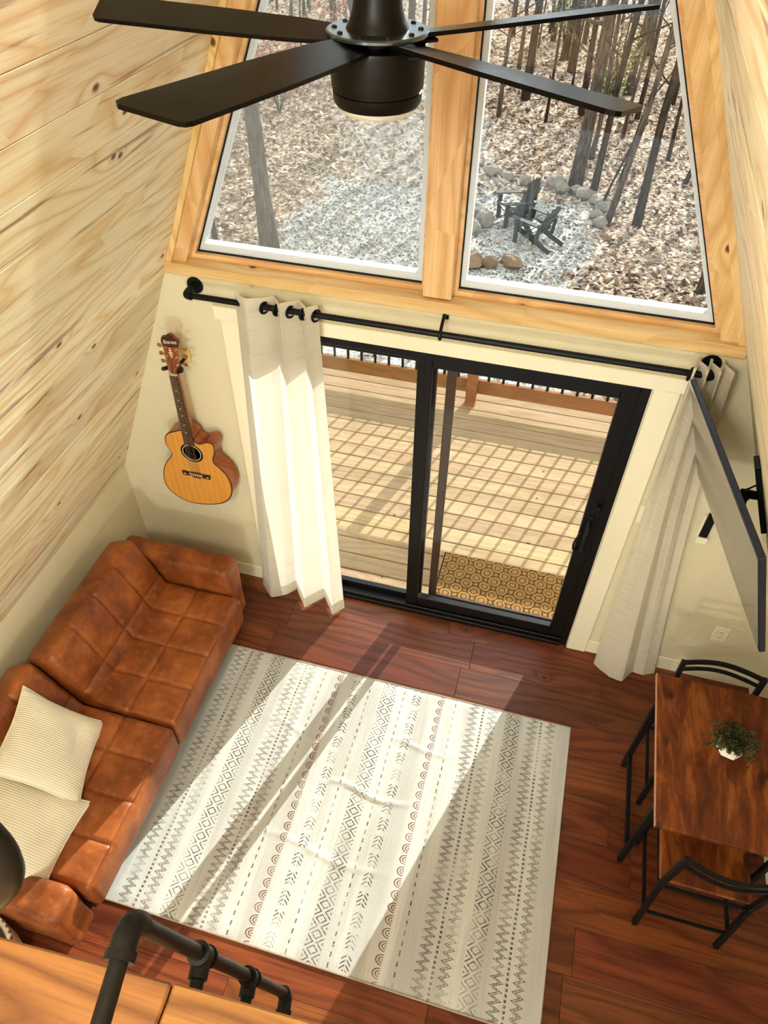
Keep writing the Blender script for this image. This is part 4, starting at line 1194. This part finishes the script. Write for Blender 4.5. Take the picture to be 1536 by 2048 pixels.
tag(ob('loose_gravel', lv, lf, PEBBLE, None, loc=Vector((0, 0, 0))), 'pale loose gravel spread over the yard below the deck', 'gravel', kind='stuff')

# ---------------- deck
DZ = -0.05
dk = tag(G().box((-3.2, .15, DZ - .22), (3.2, 2.52, DZ - .035)).make('deck', RAILWOOD), kind='structure')
dl = root_loc(dk)
for x in (-3.1, -1.0, 1.0, 3.1): G().box((x - .07, 2.35, -3.6), (x + .07, 2.49, DZ - .22)).make('support_post', RAILWOOD, dk)
bme = shared('board', G().box((-3.2, -.0695, -.032), (3.2, .0695, 0), .004), DECK)
for k in range(17): put('board', bme, dk, Matrix.Translation(Vector((0, .20 + .1465 * k + .0, DZ)) - dl))
dr = empty('deck_railing', (0, 2.45, DZ), label='cedar deck railing with black metal balusters beyond the door', cat='railing')
for x in (-1.95, -.15, 1.65, 3.1, -3.1):
    G().box((x - .045, 2.36, DZ), (x + .045, 2.45, DZ + 1.02), .004).make('post', RAILWOOD, dr)
segs = [(-3.055, -1.995), (-1.905, -.195), (-.105, 1.605), (1.695, 3.055)]
for a, b2 in segs:
    G().box((a, 2.43, DZ + .10), (b2, 2.468, DZ + .24), .004).make('bottom_rail', RAILWOOD, dr)
    G().box((a, 2.43, DZ + .86), (b2, 2.468, DZ + .95), .004).make('upper_rail', RAILWOOD, dr)
    x = a + .09
    while x < b2 - .03:
        G().tube([(x, 2.449, DZ + .24), (x, 2.449, DZ + .86)], .0125, 8).make('baluster', BLACKM, dr, True); x += .1275
G().box((-3.2, 2.37, DZ + .95), (3.2, 2.51, DZ + .99), .004).make('cap_rail', RAILWOOD, dr)
dm = empty('doormat', (.45, .37, DZ), label='tan coir doormat with brown lattice pattern outside the glass door', cat='doormat')
vs, fs, uv = grid(60, 34, lambda a, b2: (.01 + .92 * a, .15 + .45 * b2, DZ + .014 + .003 * mnoise.noise(Vector((a * 30, b2 * 15, 0)))))
ob('pile', vs, fs, MATM, dm, True, uvs=uv)
G().box((.0, .145, DZ + .0005), (.94, .605, DZ + .011), .003).make('backing', BLACKM, dm)

# ---------------- rocks
def rock(x, y, r, flat, seed, mat, label, group='stones around the gravel yard'):
    bm = bmesh.new(); bmesh.ops.create_icosphere(bm, subdivisions=2, radius=1)
    R_ = random.Random(seed); sx, sy = R_.uniform(.8, 1.25), R_.uniform(.75, 1.1); rz = R_.uniform(0, PI)
    for v in bm.verts:
        n_ = mnoise.noise(v.co * 1.3 + Vector((seed * 3.1, 0, 0)))
        v.co = v.co * (1 + .38 * n_)
        v.co.x *= sx; v.co.y *= sy; v.co.z *= flat
        v.co.rotate(Matrix.Rotation(rz, 3, 'Z'))
        v.co *= r
    bm.verts.index_update()
    vs = [v.co.copy() for v in bm.verts]; fs = [tuple(v.index for v in f.verts) for f in bm.faces]; bm.free()
    vs = [v * OK_ for v in vs]; x, y = wx(x), wy(y)
    z0 = min(v.z for v in vs) * .7
    o = ob('rock', [v + Vector((x, y, gz(x, y) - z0)) for v in vs], fs, mat)
    return tag(o, label, 'rock', group)
edge = [(-1.35, 9.95, .10), (-1.05, 9.70, .13), (-.78, 9.55, .12), (-.46, 9.42, .14), (-.22, 9.45, .11), (.02, 9.5, .16), (.14, 9.25, .15), (.36, 9.28, .12), (.52, 9.12, .17), (.68, 8.95, .12), (.80, 8.72, .13), (.73, 8.45, .11), (.80, 8.22, .12)]
ORD = 'first second third fourth fifth sixth seventh eighth ninth tenth eleventh twelfth thirteenth'.split()
for k, (x, y, r) in enumerate(edge): rock(x, y, r, .62, k + 1, ROCK, 'pale stone, %s from the left in the curved row behind the black chairs' % ORD[k])
for k, (x, y, r) in enumerate(((-1.02, 8.02, .15), (-.86, 7.72, .17), (-.98, 7.42, .15), (-1.25, 7.25, .13), (-1.32, 8.15, .13))):
    rock(x, y, r, .75, 30 + k, ROCK, 'grey fire ring stone left of the black chairs, %s' % ('right rear of the ring', 'rightmost, beside the chairs', 'right front of the ring', 'left front of the ring', 'left rear of the ring')[k], 'fire ring stones')
rock(-.57, 6.47, .11, .8, 51, ROCKB, 'small pointed brown rock in front of the chairs', None)
rock(-.30, 6.60, .15, .55, 52, ROCKB, 'wide flat-topped brown rock in front of the chairs', None)
rock(-.86, 6.50, .20, .35, 53, ROCKB, 'low flat tan slab at the lower left of the gravel by the mullion', None)
rock(.02, 5.95, .07, .6, 54, ROCK, 'tiny grey rock alone in the nearest gravel', None)

# ---------------- adirondack chairs
def adirondack(label, loc, face):
    c = empty('adirondack_chair', loc, face, label=label, cat='chair', group='black adirondack chairs by the fire ring')
    part = lambda nm, g: ob(nm, g.v, g.f, CHAIRBLK, c, world=False)
    # local: front = +x
    for s in (-1, 1):
        part('front_leg', G().box((.30, s * .30 - .018, 0), (.40, s * .30 + .018, .54), .004))
        part('arm', G().obox((.10, s * .34, .565), ((1, 0, .03), (0, 1, 0), (-.03, 0, 1)), (.37, .07, .013), .006))
        part('stringer', G().bar((.40, s * .265, .34), (-.56, s * .265, .05), .03, .12, bev=.004))
        part('rear_upright', G().bar((-.20, s * .31, .16), (-.25, s * .31, .55), .03, .08, (1, 0, 0), .003))
    for k in range(6):
        t = k / 5; p = Vector((.40 - .46 * t, 0, .405 - .139 * t))
        part('seat_slat', G().obox(p, ((1, 0, .302), (0, 1, 0), (-.302, 0, 1)), (.040, .275, .011), .003))
    bd = Vector((-.42, 0, .91)).normalized(); bn = Vector((.91, 0, .42)).normalized()
    b0 = Vector((-.09, 0, .23))
    for k, h_ in enumerate((.70, .78, .82, .78, .70)):
        yk = (k - 2) * .108
        g = G(); m = b0 + Vector((0, yk, 0)) + bd * h_ / 2
        g.obox(m, (bd, Vector((0, 1, 0)), bn), (h_ / 2, .050, .010), .003)
        part('back_slat', g)
    for h_ in (.12, .45): part('back_brace', G().obox(b0 + bd * h_ - bn * .024, (Vector((0, 1, 0)), bd, bn), (.30, .035, .012), .003))
    return c
adirondack('black adirondack chair facing left, farther of the pair, tall slatted back visible', (wx(-.42), wy(7.98), GZ), math.radians(205))
adirondack('black adirondack chair nearer of the pair, seen from its side', (wx(-.06), wy(7.36), GZ), math.radians(152))

# ---------------- trees
def in_sun(x, y): return abs(x - (.314 * y + .2)) < 2.2
def tree(x, y, r, h_, seed, mat, label, group=None, lean=(0, 0), nb=9, parts=True, name='bare_tree'):
    R_ = random.Random(seed)
    x, y, r, h_ = wx(x), wy(y), r * OK_, h_ * OK_
    if in_sun(x, y): h_ = min(h_, max(1.6, .467 * (y - .8) - GZ - .9))
    z0 = gz(x, y) - .08
    pts, rs = [], []
    n_ = 7
    o_x = R_.uniform(0, 50)
    for k in range(n_ + 1):
        t = k / n_
        wob = .10 * r / .1 * t
        pts.append(Vector((x + lean[0] * t * h_ + .22 * mnoise.noise(Vector((o_x, t * 2.3, 0))) * t * 2, y + lean[1] * t * h_ + .22 * mnoise.noise(Vector((o_x, t * 2.3, 9))) * t * 2, z0 + h_ * t)))
        rs.append(r * (1.25 if k == 0 else 1) * (1 - .55 * t))
    g = G().tube(pts, rs, 8)
    base = Vector((x, y, z0))
    o = empty(name, base, label=label, cat='tree', group=group)
    bg_ = G()
    for k in range(nb):
        t = R_.uniform(.22, .98); i = min(int(t * n_), n_ - 1); p = pts[i].lerp(pts[i + 1], t * n_ - i)
        a = R_.uniform(0, 2 * PI); L_ = h_ * R_.uniform(.10, .24) * (1.15 - .5 * t); up = R_.uniform(.25, .9)
        d = Vector((math.cos(a), math.sin(a), up)).normalized(); rb = max(.006, rs[i] * R_.uniform(.22, .4))
        q = p + d * L_ * .5 + Vector((R_.gauss(0, .04), R_.gauss(0, .04), R_.gauss(0, .04))) * L_
        e = p + d * L_ + Vector((R_.gauss(0, .1), R_.gauss(0, .1), R_.uniform(-.05, .2))) * L_
        bg_.tube([p, q, e], [rb, rb * .7, rb * .25], 5)
        for _ in range(3):
            s_ = p.lerp(e, R_.uniform(.35, .95)); dd = (d + Vector((R_.gauss(0, .6), R_.gauss(0, .6), R_.gauss(0, .4)))).normalized()
            bg_.tube([s_, s_ + dd * L_ * R_.uniform(.2, .45)], [rb * .4, rb * .15], 4, False)
    ob('trunk', g.v, g.f, mat, o, True)
    if bg_.v: tag(ob('branches', bg_.v, bg_.f, mat, o, True), kind='stuff')
    return o
front = [
    (.322, 9.60, .115, 7.0, BARK, (.012, 0), 'thick grey bare tree standing behind the stone edging, its base near the stones'),
    (.618, 9.15, .075, 6.0, BARKD, (.035, .0), 'slim dark bare tree just right of the thick grey trunk'),
    (.896, 8.25, .065, 5.5, BARK, (.115, .01), 'thin bare tree leaning right at the right end of the stone edging'),
    (1.33, 8.30, .085, 5.5, BARKD, (.0, .0), 'straight dark bare tree rising from leaves, right of the stone edging'),
    (2.20, 6.55, .085, 3.4, BARK, (.02, 0), 'bare trunk cut off by the lower right corner of the right window'),
    (2.62, 9.30, .08, 3.8, BARKD, (.03, 0), 'bare tree at the right edge of the right window'),
    (2.06, 10.2, .05, 4.4, BARKD, (.16, 0), 'leaning sapling with a dark stem in the right window'),
    (-3.617, 6.10, .13, 6.0, BARK, (-.03, 0), 'grey mottled tree trunk close in the left window'),
    (-4.45, 6.12, .05, 4.5, BARKD, (-.06, 0), 'thin dark stem at the lower left corner of the left window'),
    (1.02, 9.9, .055, 5.0, BARKD, (.10, 0), 'thin sapling between the slim dark tree and the straight dark tree'),
    (.80, 9.15, .028, 2.2, BARKD, (.28, .05), 'spindly sapling slanting sharply right by the stones'),
]
for k, (x, y, r, h_, mt_, ln, lb) in enumerate(front): tree(x, y, r * (.72 if r < .1 else .9), h_, 100 + k, mt_, lb, 'bare trees near the house', ln, 9)
rr = random.Random(5)
placed = [(f[0], f[1]) for f in front]; cnt = 0; tries = 0
while cnt < 92 and tries < 4000:
    tries += 1
    y = 10.6 + 15 * rr.random() ** 1.0; x = rr.uniform(-9.5 - y * .05, 4.6 + y * .12)
    if -3.6 < x < -1.6 and y < 13.5: continue
    if in_gravel(wx(x), wy(y)) or any((x - a) ** 2 + (y - b2) ** 2 < .45 for a, b2 in placed): continue
    if x < -2.5 and rr.random() < .45: continue
    r = rr.choice((.022, .028, .035, .045, .06, .085))
    placed.append((x, y)); cnt += 1
    mt_ = rr.choice((BARK, BARKD, BARKD)); side_ = 'left' if wx(x) < wy(y) * -.13 - .2 else 'right'
    lb = '%s %s bare tree in the far woods seen through the %s window' % ('thick' if r > .05 else 'thin', 'grey' if mt_ is BARK else 'dark', side_)
    tree(x, y, r, rr.uniform(4.5, 8.0) * (1 if r > .05 else .7), 200 + cnt, mt_, lb, 'far woods: ' + lb.split(' in ')[0] + 's, %s window' % side_, (rr.gauss(.02, .03), 0), 8)
def shrub(x, y, h_, w_, mat, n_, label, name, seed):
    R_ = random.Random(seed); x, y, h_, w_ = wx(x), wy(y), h_ * OK_, w_ * OK_; z0 = gz(x, y); o = empty(name, (x, y, z0), label=label, cat='shrub')
    sg = G(); lv, lf = [], []
    for s in range(9):
        a = R_.uniform(0, 2 * PI); d = Vector((math.cos(a) * w_ * R_.uniform(.3, 1), math.sin(a) * w_ * R_.uniform(.3, 1), h_ * R_.uniform(.5, 1)))
        p = Vector((x, y, z0 - .03)); q = p + d * .5 + Vector((0, 0, h_ * .1)); e = p + d
        sg.tube([p, q, e], [.018, .011, .004], 5)
        for _ in range(n_ // 9):
            t = R_.uniform(.3, 1.05); c = p.lerp(e, t) + Vector((R_.gauss(0, .11), R_.gauss(0, .11), R_.gauss(0, .12))) * (w_ / .6)
            u_ = Vector((R_.gauss(0, 1), R_.gauss(0, 1), R_.gauss(0, .6))).normalized(); w2 = u_.cross(Vector((R_.gauss(0, 1), R_.gauss(0, 1), R_.gauss(0, 1)))).normalized(); L_ = R_.uniform(.045, .09); k = len(lv)
            lv += [c - u_ * L_, c + w2 * L_ * .5, c + u_ * L_, c - w2 * L_ * .5]; lf.append((k, k + 1, k + 2, k + 3))
    ob('stems', sg.v, sg.f, BARKD, o, True)
    tag(ob('foliage', lv, lf, mat, o), kind='stuff')
shrub(-5.6, 11.6, 1.9, .9, REDLEAF, 900, 'rust leaved shrub in the left window behind the near trunk', 'oak_shrub', 1)
shrub(2.3, 16.5, 2.6, 1.0, REDLEAF, 900, 'rust leaved tall shrub at the upper right of the right window', 'oak_shrub', 2)
shrub(-.6, 17.5, 2.4, .8, GREENLEAF, 900, 'olive green evergreen bush among the far trunks in the right window', 'evergreen_bush', 3)
shrub(.6, 13.6, 1.5, .6, GREENLEAF, 600, 'small yellow green bush left of the crowded trunks', 'evergreen_bush', 4)
shrub(-4.9, 14.8, 1.6, .9, REDLEAF, 600, 'faded rust shrub farther back in the left window', 'oak_shrub', 5)
